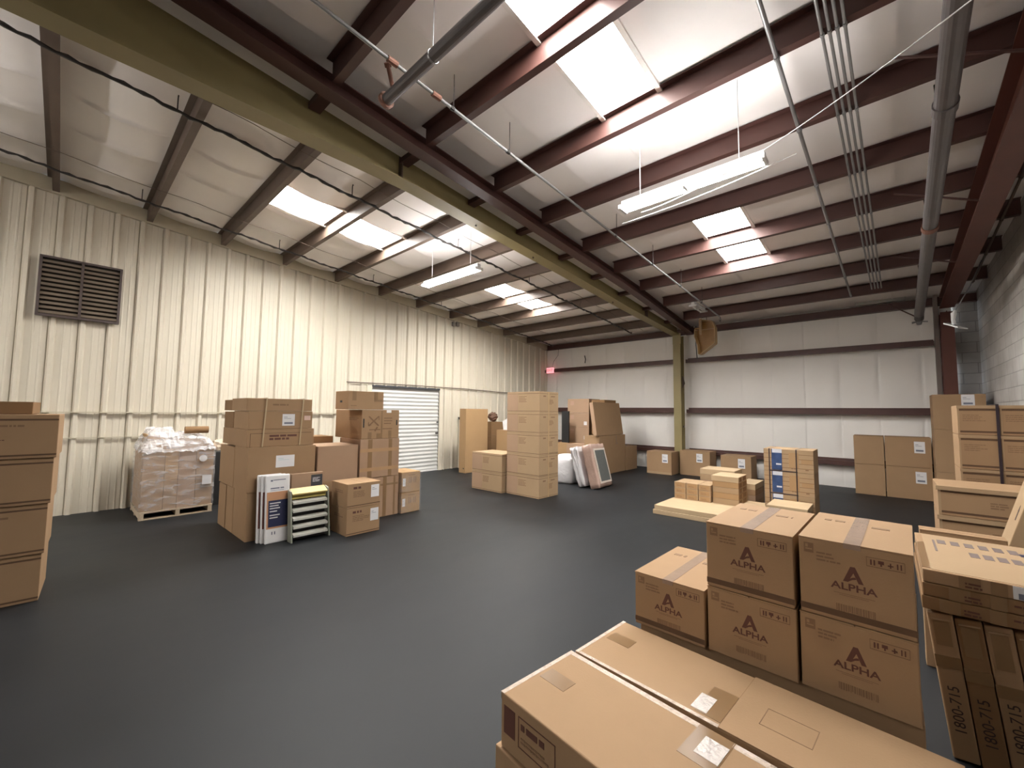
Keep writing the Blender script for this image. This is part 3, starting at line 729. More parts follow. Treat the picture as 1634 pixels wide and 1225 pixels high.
# --- S3: big cluster, centre left
g = 'big plain cartons of the strapped stack'
Carton('tall plain carton at the bottom of the strapped stack, front one', -6.3, -5.76, 1.58, 2.36, 0, .58, KR, group=g, flaps=False)
Carton('tall plain carton at the bottom of the strapped stack, middle one', -6.64, -6.31, 1.58, 2.36, 0, .575, KR, group=g, flaps=False)
Carton('tall plain carton at the bottom of the strapped stack, rear one', -7.0, -6.65, 1.575, 2.36, 0, .57, KR, group=g, flaps=False)
c = Carton('big plain carton with a white label, second tier of the strapped stack', -6.32, -5.75, 1.57, 2.37, .582, 1.125, KR, flaps=False)
c.label('+x', .31, .28, .22, .15, bar=False, m=LABELB)
Carton('big plain carton behind the labelled one, second tier of the strapped stack', -7.02, -6.33, 1.57, 2.36, .582, 1.10, KR, flaps=False)
c = Carton('wide printed carton on the second tier of the strapped stack', -6.87, -5.79, 1.555, 2.355, 1.127, 1.345, KR, flaps=False)
c.lines('+x', .25, .12, .4, 2, .026, INK, gap=1.5)
c.patch('flap_cut', '+x', [(.035, .0, .04, .17), (.035, .165, .76, .17)], DARKSLOT)
c = Carton('carton with a white label beneath the flat top carton, strapped stack', -6.4, -5.8, 1.56, 2.33, 1.347, 1.575, KR, flaps=False)
c.label('+x', .39, .04, .15, .15); c.patch('pink_label', '+x', [(.66, .11, .74, .17)], mat('pink_label', (.6, .42, .36), .6))
Carton('dark carton behind the labelled one, third tier of the strapped stack', -6.86, -6.42, 1.56, 2.33, 1.347, 1.56, KD, flaps=False)
c = Carton('flat carton on top of the strapped stack, front one', -6.44, -5.8, 1.54, 2.32, 1.577, 1.735, KR, flaps=False)
c.lines('+x', .29, .07, .2, 1, .02, INKF)
Carton('flat carton on top of the strapped stack, rear one', -6.85, -6.46, 1.55, 2.32, 1.577, 1.72, KD, flaps=False)
for nm, y in (('left', 1.75), ('right', 2.19)):
    bm = BM()
    hexa(bm, [(-5.785, y-.03, 1.13), (-5.785, y-.015, 1.13), (-5.78, y-.015, 1.13), (-5.78, y-.03, 1.13), (-5.785, y, 1.745), (-5.785, y+.015, 1.745), (-5.78, y+.015, 1.745), (-5.78, y, 1.745)])
    box(bm, -6.88, -5.78, y, y+.015, 1.737, 1.742); box(bm, -6.81, -6.878, y, y+.015, 1.13, 1.742)
    solo('strapping_band', bm, STRAPT, 'tan strapping band over the strapped stack, %s one' % nm, 'strap', 'tan straps on the centre-left stack')
c = Carton('plain blank-faced carton right of the strapped stack', -6.3, -5.72, 2.385, 2.965, .62, 1.10, KP, seam='y')
Carton('kraft carton supporting the blank-faced carton', -6.3, -5.72, 2.385, 2.965, 0, .618, KR, flaps=False)
c = Carton('carton with loose top flaps behind the blank-faced carton', -6.75, -6.32, 2.42, 2.86, .9, 1.2, KD)
Carton('kraft carton under the one with loose top flaps', -6.75, -6.32, 2.42, 2.86, 0, .898, KR, flaps=False)
# heavily taped column
c = Carton('kraft carton at the bottom of the heavily taped column', -6.35, -5.70, 2.985, 3.64, 0, .598, KP, flaps=False)
c.facetape('+x', [(.38, 0, .44, .59), (.56, 0, .59, .59)]).facetape('+x', [(.2, .46, .64, .49)])
c = Carton('square carton banded with brown tape in a grid, middle of the taped column', -6.35, -5.69, 2.975, 3.625, .6, 1.17, KP, flaps=False)
c.facetape('+x', [(.12, 0, .19, .565), (.46, 0, .52, .565)]).facetape('+x', [(0, .1, .64, .15), (0, .38, .64, .43)], mat('tan_tape', (.37, .22, .11), .3))
c = Carton('big carton printed with symbols and arrows, below the top of the taped column', -6.54, -5.69, 2.985, 3.61, 1.172, 1.605, KR)
c.patch('printed_symbols', '+x', [(.36, .3, .5, .315), (.36, .26, .5, .275), (.36, .22, .48, .235), (.12, .13, .3, .145), (.34, .14, .5, .155)], INKF)
bm = BM(); fr = c.F['+x']
for q in ([(.1, .2), (.12, .19), (.28, .33), (.26, .34)], [(.12, .34), (.1, .33), (.26, .19), (.28, .2)], [(.1, .2), (.1, .25), (.112, .25), (.112, .2)], [(.1, .2), (.15, .2), (.15, .21), (.1, .21)], [(.27, .28), (.28, .28), (.28, .34), (.27, .34)], [(.2, .12), (.22, .11), (.26, .17), (.24, .18)]): prism(bm, q, -.0002, .0022, fr)
obj('printed_arrows', bm, INKF, c.t)
c.patch('hand_hole', '+x', [(.02, .17, .04, .3), (.57, .2, .59, .28)], BLACK)
c.facetape('+x', [(.1, 0, .16, .1), (.44, 0, .49, .12), (.31, .0, .335, .42), (.24, .0, .31, .08)]); c.patch('pale_label', '+x', [(.4, .39, .48, .43)], LABELW)
c.lines('-y', .45, .3, .35, 2, .012)
c = Carton('smaller plain carton on top of the taped column', -6.1, -5.69, 2.77, 3.33, 1.608, 1.875, KR)
c.facetape('+x', [(.06, .13, .12, .265), (.4, .13, .46, .265), (.4, .12, .54, .15)]); c.patch('hand_hole', '-y', [(.15, .1, .22, .13)], BLACK); c.lines('+x', .04, .05, .12, 1, .01)
# front pair
for k, (z0, z1) in enumerate(((0, .345), (.347, .652))):
    c = Carton('kraft carton with printed panel and white label before the taped column, %s of two' % ('lower', 'upper')[k], -5.56, -5.11, 2.52, 2.985, z0, z1, KR, group='front pair of labelled cartons')
    c.lines('+x', .08, c.h-.07, .17, 1, .028, INK, gap=1.5); c.lines('+x', .08, c.h-.11, .24, 4, .011, INKF)
    c.label('+x', .325, c.h-.2, .115, .16, bar=False); c.lines('-y', .1, c.h-.1, .25, 2, .012)
    c.slots('+x', c.d, top=False, th=.01)
for k, (z0, z1) in enumerate(((0, .312), (.314, .628))):
    c = Carton('small film-wrapped carton right of the taped column, %s of two' % ('lower', 'upper')[k], -6.1, -5.65, 3.66, 4.005, z0, z1, KO, group='small pair right of the taped column')
    c.patch('printed_symbols', '+x', [(.13, .14, .145, .24), (.16, .14, .175, .24), (.22, .14, .235, .23), (.25, .14, .265, .23), (.12, .26, .24, .27)], INKF)
    c.label('+x', .02, .1, .05, .12, bar=False)
    obj('film_wrap', shell(-c.w/2-.002, c.w/2+.002, -c.d/2-.002, c.d/2+.002, .005, c.h-.005, 6, .006, k, 8), film('thin_film_%d' % k, .12), c.t, smooth=True)
# three display boards, leaning
for k in range(3):
    x = -5.60-.055*k+.02; y = 1.72-.028*k
    t = thing('display_board', 'white-headed display board with dark text panel leaning on the big cartons, %s' % ('frontmost of three', 'middle of three', 'rearmost of three')[k], 'display board', (x+.08, y, 0), 0, 'three leaning display boards')
    t.rotation_euler = (0, rad(-4), 0)
    W, H, T = .27, .80, .045
    bm = BM(); box(bm, -T, 0, 0, W, .0, H); obj('board', bm, mat('board_white_%d' % k, (.72, .71, .71), .5), t, bevel=.012)
    bm = BM(); box(bm, 0, .001, .012, W-.002, .17, .60); obj('orange_panel', bm, ORANGEP if k == 0 else REDB, t)
    bm = BM(); box(bm, 0, .002, .03, W-.012, .19, .50); obj('dark_panel', bm, NAVY, t)
    bm = BM(); rnd = random.Random(2)
    for j, (zz, l) in enumerate(((.46, .8), (.43, .65), (.40, .75), (.365, .55), (.32, .75), (.29, .6))):
        box(bm, .0015, .0028, .045, .045+.15*l, zz, zz+.013)
    obj('panel_text', bm, LABELW, t)
    bm = BM()
    box(bm, 0, .0012, .05, .075, .725, .745); box(bm, 0, .0012, .08, .22, .735, .745); box(bm, 0, .0012, .05, .15, .635, .65); box(bm, 0, .0012, .16, .2, .635, .65); box(bm, 0, .0012, .05, .2, .615, .62)
    box(bm, 0, .0012, .07, .082, .1, .135); box(bm, 0, .0012, .1, .112, .1, .135)
    obj('head_print', bm, LABELI, t)
c = Carton('slim upright carton with a dark label behind the sample rack', -5.70, -5.62, 2.03, 2.43, 0, .775, KP, flaps=False)
c.patch('dark_label', '+x', [(.24, .6, .385, .745)], DARKGREY); c.lines('+x', .26, .7, .1, 4, .008, LABELW)
# sample rack
t = thing('sample_rack', 'grey-green rack of five sample strips with a yellow top strip', 'rack', (-5.33, 2.185, 0))
t.rotation_euler = (0, rad(-7), 0)
for s in (-1, 1):
    bm = BM(); hexa(bm, [(-.12, s*.225-.008, 0), (0.0, s*.225-.008, 0), (0, s*.225+.008, 0), (-.12, s*.225+.008, 0), (-.1, s*.225-.008, .63), (-.015, s*.225-.008, .60), (-.015, s*.225+.008, .60), (-.1, s*.225+.008, .63)])
    obj('side_frame', bm, RACKG, t)
bm = BM(); box(bm, -.13, -.12, -.22, .22, .02, .62); obj('rack_back', bm, BLACK, t)
for k in range(5):
    z = .06+.096*k
    bm = BM(); hexa(bm, [(.0, -.205, z), (.006, -.205, z+.025), (.006, .205, z+.025), (0, .205, z), (-.09, -.205, z+.03), (-.075, -.205, z+.05), (-.075, .205, z+.05), (-.09, .205, z+.03)]); 
    obj('sample_strip', bm, SHELFW, t)
bm = BM(); hexa(bm, [(-.005, -.21, .555), (.0, -.21, .57), (.0, .21, .57), (-.005, .21, .555), (-.11, -.21, .62), (-.105, -.21, .635), (-.105, .21, .635), (-.11, .21, .62)]); obj('yellow_strip', bm, YELLOW, t)
bm = BM(); box(bm, -.05, -.04, -.205, .205, .505, .575); obj('yellow_backing', bm, mat('olive_yellow', (.3, .24, .06), .6), t)

# --- S4: middle stacks
TIER = ['bottom', 'second from the floor', 'third from the floor', 'fourth from the floor', 'topmost']
SEAM = mat('carton_seam_dark', (.15, .088, .045), .8)  # darker lines along the carton edges
def mid(label, x0, x1, y0, y1, z0, z1, g):
    c = Carton(label, x0, x1, y0, y1, z0, z1, KL, group=g, seam='x')
    c.slots('-y', c.w, top=True, bot=True, m=SEAM, th=.009); c.slots('+x', c.d, m=SEAM, th=.007)
    c.lines('-y', c.w*.38, c.h-.1, .2, 5, .012, INKF, gap=2.1); c.lines('+x', c.d*.48, c.h-.16, .16, 5, .01, INKF, gap=2)
    c.patch('panel_tint', '-y', [(.0, .03, c.w*.35, c.h-.04)], KP, th=.0004)  # pinkish tint over the left part of the face
    c.patch('care_symbols', '+x', [(.12, c.h-.1, .2, c.h-.075), (.36, c.h-.1, .48, c.h-.08)], INKF); c.facetape('+x', [(.27, .0, .3, c.h)], mat('faint_tape', (.42, .27, .13), .4))
hz = .3975
for k in range(5): mid('light kraft carton of the five-high stack mid-floor, %s' % TIER[k], -5.62, -4.8, 6.02, 6.62, hz*k, hz*(k+1), 'five-high carton stack')
for k in range(2): mid('light kraft carton of the two-high stack beside the five-high one, %s' % ('lower', 'upper')[k], -6.52, -5.65, 5.92, 6.52, .378*k, .378*(k+1), 'two-high carton stack')
# --- S5 behind
Carton('tall narrow orange-tan carton standing near the roll-up door', -8.37, -8.12, 7.13, 7.93, 0, 1.665, KO, flaps=False).patch('hand_hole', '-y', [(.16, .1, .2, .13)], BLACK)
for k, (z0, z1, m) in enumerate(((0, .5, KD), (.502, .9, KD), (.902, 1.3, KD))):
    Carton('dark brown carton stacked between the tall tan carton and the two-high stack, %s' % ('bottom', 'middle', 'top')[k], -8.95+.06*k, -8.35, 8.3, 8.95-.06*k, z0, z1, m, group='dark cartons behind the tall tan one')
bm = BM(); rnd = random.Random(4); bmesh.ops.create_icosphere(bm, subdivisions=3, radius=.14)
for v in bm.verts: v.co *= rnd.uniform(.8, 1.1); v.co += Vector((-8.6, 8.6, 1.445))
solo('brown_bundle', bm, mat('brown_cloth', (.12, .06, .035), .7), 'small dark brown bundle on the dark carton stack', 'bundle')
Carton('plain carton just behind the five-high stack, left side', -7.66, -7.2, 7.8, 8.3, 0, 1.12, KO)
bm = BM(); hexa(bm, [(-7.5, 7.9, 1.122), (-7.3, 7.9, 1.122), (-7.3, 8.1, 1.122), (-7.5, 8.1, 1.122), (-7.52, 7.88, 1.34), (-7.3, 7.95, 1.48), (-7.28, 7.99, 1.48), (-7.5, 7.92, 1.34)]); solo('paper_pad', bm, LABELW, 'white paper pad on the plain carton behind the five-high stack', 'paper')
# --- S6 right behind
NM = ['bottom', 'second from the floor', 'third from the floor', 'topmost']
for k, (z0, z1) in enumerate(((0, .78), (.782, 1.18), (1.182, 1.585), (1.587, 1.985))):
    c = Carton('pinkish carton with a round mark by the back wall, %s' % NM[k], -6.92, -6.2, 10.0, 10.6, z0, z1, KP, group='pinkish carton stack by the back wall')
    if k: c.patch('round_mark', '-y', [(.1, c.h-.18, .22, c.h-.06)], mat('mark_%d' % k, (.38, .24, .17), .8))
    if k < 3: c.label('-y', .55, .06, .1, .1, bar=False)
    c.patch('edge_line', '+x', [(.0, 0, .06, c.h)], KL)
Carton('low pinkish carton before the pinkish stack, behind the wrapped cushion', -6.4, -5.92, 9.2, 9.7, 0, .76, KP)
Carton('tan carton before the pinkish stack, between it and the five-high stack', -7.0, -6.6, 9.55, 9.95, 0, .75, KO)
bm = BM(); box(bm, -6.86, -6.62, 9.62, 9.66, .752, 1.63); solo('dark_panel', bm, BLACK, 'black framed panel standing on the tan carton by the pinkish stack', 'panel')
c = Carton('tall flat kraft carton by the back wall, left of two', -5.9, -5.45, 9.28, 9.95, 0, 1.0, KR, flaps=False)
c = Carton('tall flat kraft carton by the back wall, right of two', -5.9, -5.47, 9.97, 10.72, 0, 1.0, KR, flaps=False); c.facetape('+x', [(.2, .75, .32, .8), (.2, .75, .26, .98)])
Carton('low kraft carton at the end of the row by the back wall', -6.0, -5.45, 10.75, 11.4, 0, .66, KR)
t = thing('cardboard_box', 'large flat carton leaning on top of the two tall flat ones', 'box', (-5.46, 9.9, 1.016)); t.rotation_euler = (0, rad(-8), 0)
bm = BM(); box(bm, -.1, 0, -.72, .68, .0, .86); obj('carton_body', bm, KR, t, bevel=.005)
bm = BM(); box(bm, -.1, 0, -.726, -.7205, .02, .84); obj('end_flap', bm, KP, t)
Carton('square kraft carton behind the leaning flat carton', -6.1, -5.7, 9.98, 10.62, 1.001, 1.95, KD, flaps=False)
# wrapped goods
t = thing('wrapped_bag', 'white plastic-wrapped bundle on the floor beside the five-high stack', 'bundle', (-5.56, 8.03, 0))
rnd = random.Random(3); bm = BM(); bmesh.ops.create_cube(bm, size=1); bmesh.ops.subdivide_edges(bm, edges=bm.edges, cuts=7, use_grid_fill=True)
for v in bm.verts:
    p = v.co.copy(); q = p.normalized()*.62; p = p.lerp(q, .45)
    v.co = Vector((p.x*.62, p.y*.6, p.z*.62+.29))*1; v.co += Vector((rnd.uniform(-1, 1), rnd.uniform(-1, 1), rnd.uniform(-1, 1)))*.012
    v.co.z = max(.002, v.co.z)
obj('bag', bm, FOAMW, t, smooth=True)
bm = BM(); box(bm, -.25, .25, -.25, .25, .0, .03); obj('bag_base', bm, PINKW, t)
def slab(W, T, H, seed, m, name, t, amp=.012, bulge=.0):
    rnd = random.Random(seed); bm = BM(); bmesh.ops.create_cube(bm, size=1); bmesh.ops.subdivide_edges(bm, edges=bm.edges, cuts=9, use_grid_fill=True)
    for v in bm.verts:
        p = v.co; b = (1-4*p.x*p.x*.9)*(1-4*p.z*p.z*.9)
        v.co = Vector((p.x*W+rnd.uniform(-amp, amp), p.y*(T+bulge*max(0, b))+rnd.uniform(-amp, amp), max(0, (p.z+.5)*H+rnd.uniform(-amp, amp))))
    return obj(name, bm, m, t, smooth=True)
t = thing('wrapped_cushion', 'white foam-wrapped cushion leaning behind the grey-centred wrapped piece', 'cushion', (-4.93, 7.92, 0)); t.rotation_euler = (0, rad(-16), rad(12))
t.rotation_mode = 'ZYX'; t.rotation_euler = (0, rad(-16), rad(10))
bm = BM(); rnd = random.Random(8)
o = slab(.16, .7, .85, 8, FOAMW, 'cushion', t, .014)
t = thing('wrapped_furniture', 'film-wrapped furniture piece with grey woven centre leaning on the white cushion', 'furniture', (-4.62, 7.98, 0)); t.rotation_mode = 'ZYX'; t.rotation_euler = (0, rad(-15), rad(8))
o = slab(.2, .74, .92, 5, PINKW, 'panel_wrap', t, .008)
bm = BM(); box(bm, .104, .116, -.24, .28, .12, .78); obj('woven_centre', bm, GREYW, t)
bm = BM(); box(bm, .1, .12, -.28, .32, .08, .12); box(bm, .1, .12, -.28, .32, .78, .82); box(bm, .1, .12, -.28, -.24, .12, .78); box(bm, .1, .12, .28, .32, .12, .78); obj('frame_edge', bm, mat('pale_frame', (.62, .54, .47), .3), t)

# --- S7 three cartons along the back wall
for k, (x0, x1, y0, y1, h, lu) in enumerate(((-4.87, -4.2, 10.76, 11.3, .585, .42), (-4.12, -3.37, 11.12, 11.66, .63, .42), (-3.06, -2.4, 10.9, 11.45, .60, .38))):
    c = Carton('kraft carton with white label along the back wall, %s' % ('left of the olive column', 'at the foot of the olive column', 'rightmost of three')[k], x0, x1, y0, y1, 0, h, KR, group='three labelled cartons along the back wall')
    c.label('-y', lu, h-.28, .15, .22)
    if k == 0: c.patch('edge_line', '-y', [(.0, .0, c.w, .06)], KL)
# --- S8 lumber and small cartons
for k in range(2):
    bm = BM(); box(bm, -2.85+.02*k, -1.5, 6.5+.015*k, 7.95, .07*k+.0005, .07*k+.068); solo('board_slab', bm, PINE, 'wide pale board pack on the floor under the small cartons, %s of two' % ('lower', 'upper')[k], 'board', 'board packs under small cartons', bevel=.004)
for r in range(3):
    for q in range(3):
        x0 = -2.8+.2*q; z0 = .141+.093*r
        c = Carton('small slim carton in the block on the board packs, %s column, %s layer' % (('left', 'middle', 'right')[q], ('bottom', 'middle', 'top')[r]), x0, x0+.195, 7.28, 7.76, z0, z0+.091, KL, group='block of nine small cartons', flaps=False, bev=.003)
        c.patch('end_flap', '-y', [(.02, .012, c.w-.02, c.h-.012)], KO); c.lines('-y', .04, .04, .1, 2, .006, INKF, gap=2.5)
for r in range(5):
    z0 = .141+.09*r; dx = .0 if r < 4 else -.02
    c = Carton('slim tan carton in the tall pile right of the nine-carton block, layer %s' % ('one, lowest', 'two', 'three', 'four', 'five, on top')[r], -2.19+dx, -1.8, 7.33, 7.86-.0, z0, z0+.088, (KL, KO, KL, KO, PINE)[r], group='tall pile of slim tan cartons', flaps=False, bev=.003)
    c.patch('end_flap', '+x', [(.05, .01, .2, c.h-.01), (.26, .01, .46, c.h-.01)], KD)
for r in range(6):
    z0 = .0005+.1*r
    c = Carton('slim tan carton in the rear pile behind the nine-carton block, %s' % ('lowest layer', 'second layer', 'third layer', 'fourth layer', 'fifth layer', 'top layer')[r], -2.6, -2.02, 7.99, 8.5, z0, z0+.098, (KL, KP, KL, KP, KL, PINE)[r], group='rear pile of slim cartons', flaps=False, bev=.003)
for r in range(4):
    z0 = .0005+.1*r
    Carton('slim carton in the low pile on the floor, right of the tall pile, %s' % ('lowest layer', 'second layer', 'third layer', 'top layer')[r], -1.98, -1.73, 8.1, 8.75, z0, z0+.098, (KR, KP, KR, PINE)[r], group='low pile of slim cartons', flaps=False, bev=.003)
# --- S9 strapped bundle
for k in range(3):
    c = Carton('strapped bundle of tan packs with glossy blue film band, %s of three' % ('bottom', 'middle', 'top')[k], -1.52, -.86, 7.72, 8.25, .352*k, .352*k+.35, KL, group='three strapped bundles', flaps=False, name='strapped_bundle', cat='bundle')
    c.patch('pack_line', '-y', [(.0, .07*j+.06, c.w, .07*j+.068) for j in range(4)], KD)
    c.patch('pack_tint', '-y', [(.34, .07, .47, .3), (.5, .14, .64, .2)], KO); c.lines('-y', .37, .05, .08, 1, .016, INKF); c.lines('-y', .55, .04, .06, 1, .016, INKF)  # orange-tan patches on the pack fronts
    c.patch('blue_film', '-y', [(.11, .02, .25, c.h)], BLUEP, th=.004); sh = mat('painted_shine_%d' % k, (.55, .57, .64), .15); c.patch('painted_film_shine', '-y', [(.12, c.h-.06, .25, c.h-.001)], sh, off=.004); c.patch('painted_film_shine', '-y', [(.17, .1, .24, .125)], sh, off=.004)  # pale patches paint the shine on the blue film
    c.patch('dark_strap', '-y', [(.07, 0, .085, c.h), (.43, 0, .445, c.h), (.07, 0, .45, .014)], STRAP, th=.003)
    c.patch('dark_strap', '+z', [(.07, 0, .085, c.d), (.43, 0, .445, c.d)], STRAP, th=.0008)
for k in range(3):
    bm = BM(); box(bm, -1.42+.02*k, -.88, 7.1, 7.66, .093*k+.0005, .093*k+.091); solo('board_slab', bm, (KL, KL, PINE)[k], 'pale flat pack in front of the strapped bundles, %s of three' % ('lowest', 'middle', 'topmost')[k], 'board', 'flat packs before the bundles', bevel=.004)
# --- S10 plain cartons at the back right
for j, (z0, z1) in enumerate(((0, .61), (.612, 1.185))):
    Carton('narrow plain carton of the two-by-two block at the back wall, %s left' % ('lower', 'upper')[j], -.56, -.09, 11.15, 11.66, z0, z1, KR, group='two-by-two block at the back wall')
    c = Carton('wide plain carton with white label at the back wall, %s right of the two-by-two block' % ('lower', 'upper')[j], -.08, .58, 11.15, 11.66, z0, z1, KR, group='two-by-two block at the back wall'); c.label('-y', .42, c.h-.3, .15, .22)
for k, (z0, z1) in enumerate(((0, .6), (.602, 1.36), (1.362, 1.99))):
    c = Carton('big plain carton of the tall stack before the red-brown column, %s' % ('bottom', 'middle', 'topmost with white label')[k], .595, 1.25, 10.7, 11.28, z0, z1, KR, group='tall plain stack at the red-brown column', flaps=False)
    if k == 2: c.label('-y', .36, .42, .16, .2)
# --- S11 strapped stacks near block wall
UPZ = [(0, .40), (.402, .75), (.752, 1.083), (1.085, 1.418), (1.42, 1.71)]
for side, (x0, x1) in (('left', (.51, .775)), ('right', (.79, 1.2))):
    for k, (z0, z1) in enumerate(UPZ):
        if k == 0 and side == 'x': continue
        c = Carton('carton in the strapped stacks by the block wall, %s column, %s' % (side, TIER[k]), x0, x1, 6.1, 6.6, z0, z1, KR, group='strapped cartons by the block wall', flaps=False)
        c.slots('-y', c.w, top=True, bot=k > 0, th=.018)
        c.lines('-y', .035, c.h-.1, .17, 4, .007, INKF, gap=2.6)
        if k == 2: c.patch('printed_mark', '-y', [(.035, .15, .05, .165)], BLACKINK)
        c.patch('corner_strip', '-y', [(0, 0, .014, c.h)], KL); c.patch('lid_lip', '-y', [(-.004, c.h-.03, c.w+.004, c.h)], KL, th=.006)
bm = BM(); box(bm, .766, .786, 6.085, 6.09, .02, 1.72); box(bm, .766, .786, 6.085, 6.62, 1.717, 1.722); solo('strapping_band', bm, STRAP, 'dark strapping band down between the stacks by the block wall', 'strap')
for k in range(4):
    c = Carton('long shallow carton with overhanging lid before the strapped stacks, %s' % ('bottom', 'second from the floor', 'third from the floor', 'topmost')[k], .29, 1.15, 5.2, 5.75, .25*k, .25*k+.248, KR, group='long shallow cartons by the block wall', flaps=False)
    c.slots('-y', c.w, top=True, bot=True, th=.018); c.patch('lid_lip', '-y', [(-.012, c.h-.035, c.w+.012, c.h)], KL, th=.014); c.patch('corner_strip', '-y', [(0, 0, .018, c.h)], KL)
    c.lines('-y', .3, .13, .1, 3, .01, INKF)
# --- S12 leaning long box
t = thing('long_carton', 'long narrow carton leaning to the right near the block wall', 'box', (.30, 4.1, 0)); t.rotation_euler = (0, rad(16.2), 0)
bm = BM(); box(bm, 0, .16, -.02, .22, .05, 3.08); obj('carton_body', bm, KL, t, bevel=.004)
bm = BM(); box(bm, -.001, 0, .05, .07, .98, 1.04); prism(bm, [(.045, 1.04), (.075, 1.04), (.06, 1.08)], -.001, 0, ((0, 0, 0), (0, 1, 0), (0, 0, 1), (1, 0, 0))); obj('printed_arrow', bm, BLACKINK, t)
# --- S13 flat parcels on upright long cartons
for k in range(3):
    z0 = .664+.0635*k
    c = Carton('flat taped parcel on the upright long cartons, %s of three' % ('lowest', 'middle', 'topmost with printed top')[k], .085+.004*k, .66, 2.9, 3.76, z0, z0+.0625, KD if k < 2 else KR, group='flat parcels on upright cartons', flaps=False)
    c.facetape('-y', [(.06+.03*k, 0, .13+.03*k, .06), (.22, .0, .27, .06)], TAPE); c.lines('-y', .14, .025, .06, 2, .008, INK); c.lines('-y', .29, .03, .05, 1, .008, INK)
    if k == 2:
        c.patch('white_sheet', '+z', [(.03, .02, .545, .83)], KL)
        c.patch('printed_symbols', '+z', [(.09+.055*i, .62, .125+.055*i, .72) for i in range(6)] + [(.2+.05*i, .4, .235+.05*i, .5) for i in range(4)] + [(.07, .42, .08, .7)], mat('grey_purple_print', (.15, .11, .10), .7), off=.0008)
        c.patch('blue_print', '+z', [(.40, .6, .46, .66)], NAVY, off=.0008)
        c.patch('shipping_label', '-y', [(.285, .003, .40, .058)], LABELW, off=.001); c.patch('label_print', '-y', [(.30, .005, .385, .03)], LABELI, off=.0018)
        c.patch('dark_corner_tape', '+z', [(.0, .03, .03, .6)], TAPE)
c = Carton('thin carton standing behind the flat parcels, its top edge showing', .12, .50, 3.85, 3.97, 0, .86, KR, flaps=True)
for k in range(6):
    t = thing('long_carton', 'upright long carton with tape and a handwritten number, %s beside the stamped boxes' % ('nearest', 'second', 'third', 'fourth', 'fifth', 'sixth')[k], 'box', (.165+.092*k, 2.915, .004), 0, 'upright long cartons under the flat parcels')
    t.rotation_euler = (0, rad(-5.6), 0)
    m = (KR, KD, KR, KD, KR, KR)[k]
    bm = BM(); box(bm, 0, .088, 0, .82, .0, .645-.009*0); obj('carton_body', bm, m, t, bevel=.006)
    bm = BM(); box(bm, .015, .07, -.001, 0, .50-.02*k, .61); box(bm, -.0005, .0885, -.0012, 0, .40-.03*k, .455-.03*k); obj('packing_tape', bm, TAPE, t)
    bm = BM(); box(bm, .01, .08, -.003, 0, .615, .622); obj('flap_edge', bm, KL, t)
    put_text('handwritten_number', '1800-715', .055, BLACKINK, t, ((0, -.001, 0), (1, 0, 0), (0, 0, 1), (0, -1, 0)), .045, .22-.02*(k % 2), 0, math.pi/2)

# --- S14 foreground
def flatbox(label, cx0, y0, L, W, z0, z1, rz, m, printed, tz=True):
    c = Carton(label, 0, L, 0, W, z0, z1, m, 0, 'long flat cartons in the foreground', flaps=False, bev=.006)
    a = rz; c.t.location.x = cx0+(L/2)*math.cos(a)-(W/2)*math.sin(a); c.t.location.y = y0+(L/2)*math.sin(a)+(W/2)*math.cos(a); c.t.rotation_euler.z = a
    return c
RZ = rad(-6)
EDGET = mat('edge_tape_painted_shine', (.52, .42, .34), .12, var=.3, scale=30, bump=.9, bscale=35)  # clear tape, its shine put into a paler colour
c = flatbox('long flat carton nearest the camera, printed panel on its front edge', -1.225, 1.292, 1.75, .448, .238, .45, RZ, KR, True)
c.patch('clear_tape', '+z', [(-.001, .0, .018, c.d)], EDGET); c.patch('clear_tape', '+z', [(.02, c.d-.026, c.w-.02, c.d)], EDGET); c.patch('clear_tape', '-x', [(0, c.h-.03, c.d, c.h)], EDGET)
c.patch('brown_tape', '+z', [(.035, .19, .17, .27)], TAPE); c.patch('brown_tape', '+z', [(.62, .26, .74, c.d)], TAPE)
c.patch('flap_seam', '+z', [(.742, .0, .745, c.d)], KD)
c.patch('painted_tape_glint', '+z', [(.66, .30, .74, .40)], mat('shiny_clear_tape', (.66, .6, .56), .1, bump=.9, bscale=45), off=.0008)  # pale patch paints a glint on the clear tape
c.patch('stamp_square', '-y', [(.02, .065, .085, .17)], INK); c.patch('stamp_frame', '-y', [(.105, .055, .3, .058), (.105, .167, .3, .17), (.105, .055, .108, .17), (.297, .055, .3, .17)], INK)
c.lines('-y', .12, .125, .19, 1, .022, INK); c.lines('-y', .12, .09, .2, 2, .007, INKF)
c = flatbox('long flat carton just before the stamped boxes, framed print on its top', -1.165, 1.748, 1.28, .43, .238, .448, rad(-4.5), KR, True)
c.patch('clear_tape', '+z', [(-.001, .0, .016, c.d)], EDGET); c.patch('clear_tape', '+z', [(.02, 0, .66, .018)], EDGET); c.patch('clear_tape', '-x', [(0, c.h-.03, c.d, c.h)], EDGET)
c.patch('brown_tape', '+z', [(.035, .21, .16, .29)], TAPE); c.patch('brown_tape', '+z', [(.56, .03, .655, .23)], TAPE)
c.patch('flap_seam', '+z', [(.656, .0, .659, c.d)], KD); c.patch('end_flap', '+z', [(.659, .0, c.w, c.d)], KR, th=.003)
c.patch('painted_tape_glint', '+z', [(.54, .04, .6, .15)], mat('painted_glint_b', (.66, .6, .56), .1, bump=.9, bscale=45), off=.0008)  # glint on the tape painted as a pale patch
c.patch('print_frame', '+z', [(.755, .13, .92, .1325), (.755, .245, .92, .2475), (.755, .13, .7575, .2475), (.9175, .13, .92, .2475)], INKF, off=.003)
c.lines('+z', .775, .215, .11, 3, .006, INKF, gap=3.6)
bpy.context.view_layer.update()
flatbox('lower long flat carton under the nearest one', -1.25, 1.285, 1.8, .46, 0, .236, RZ, KR, False)
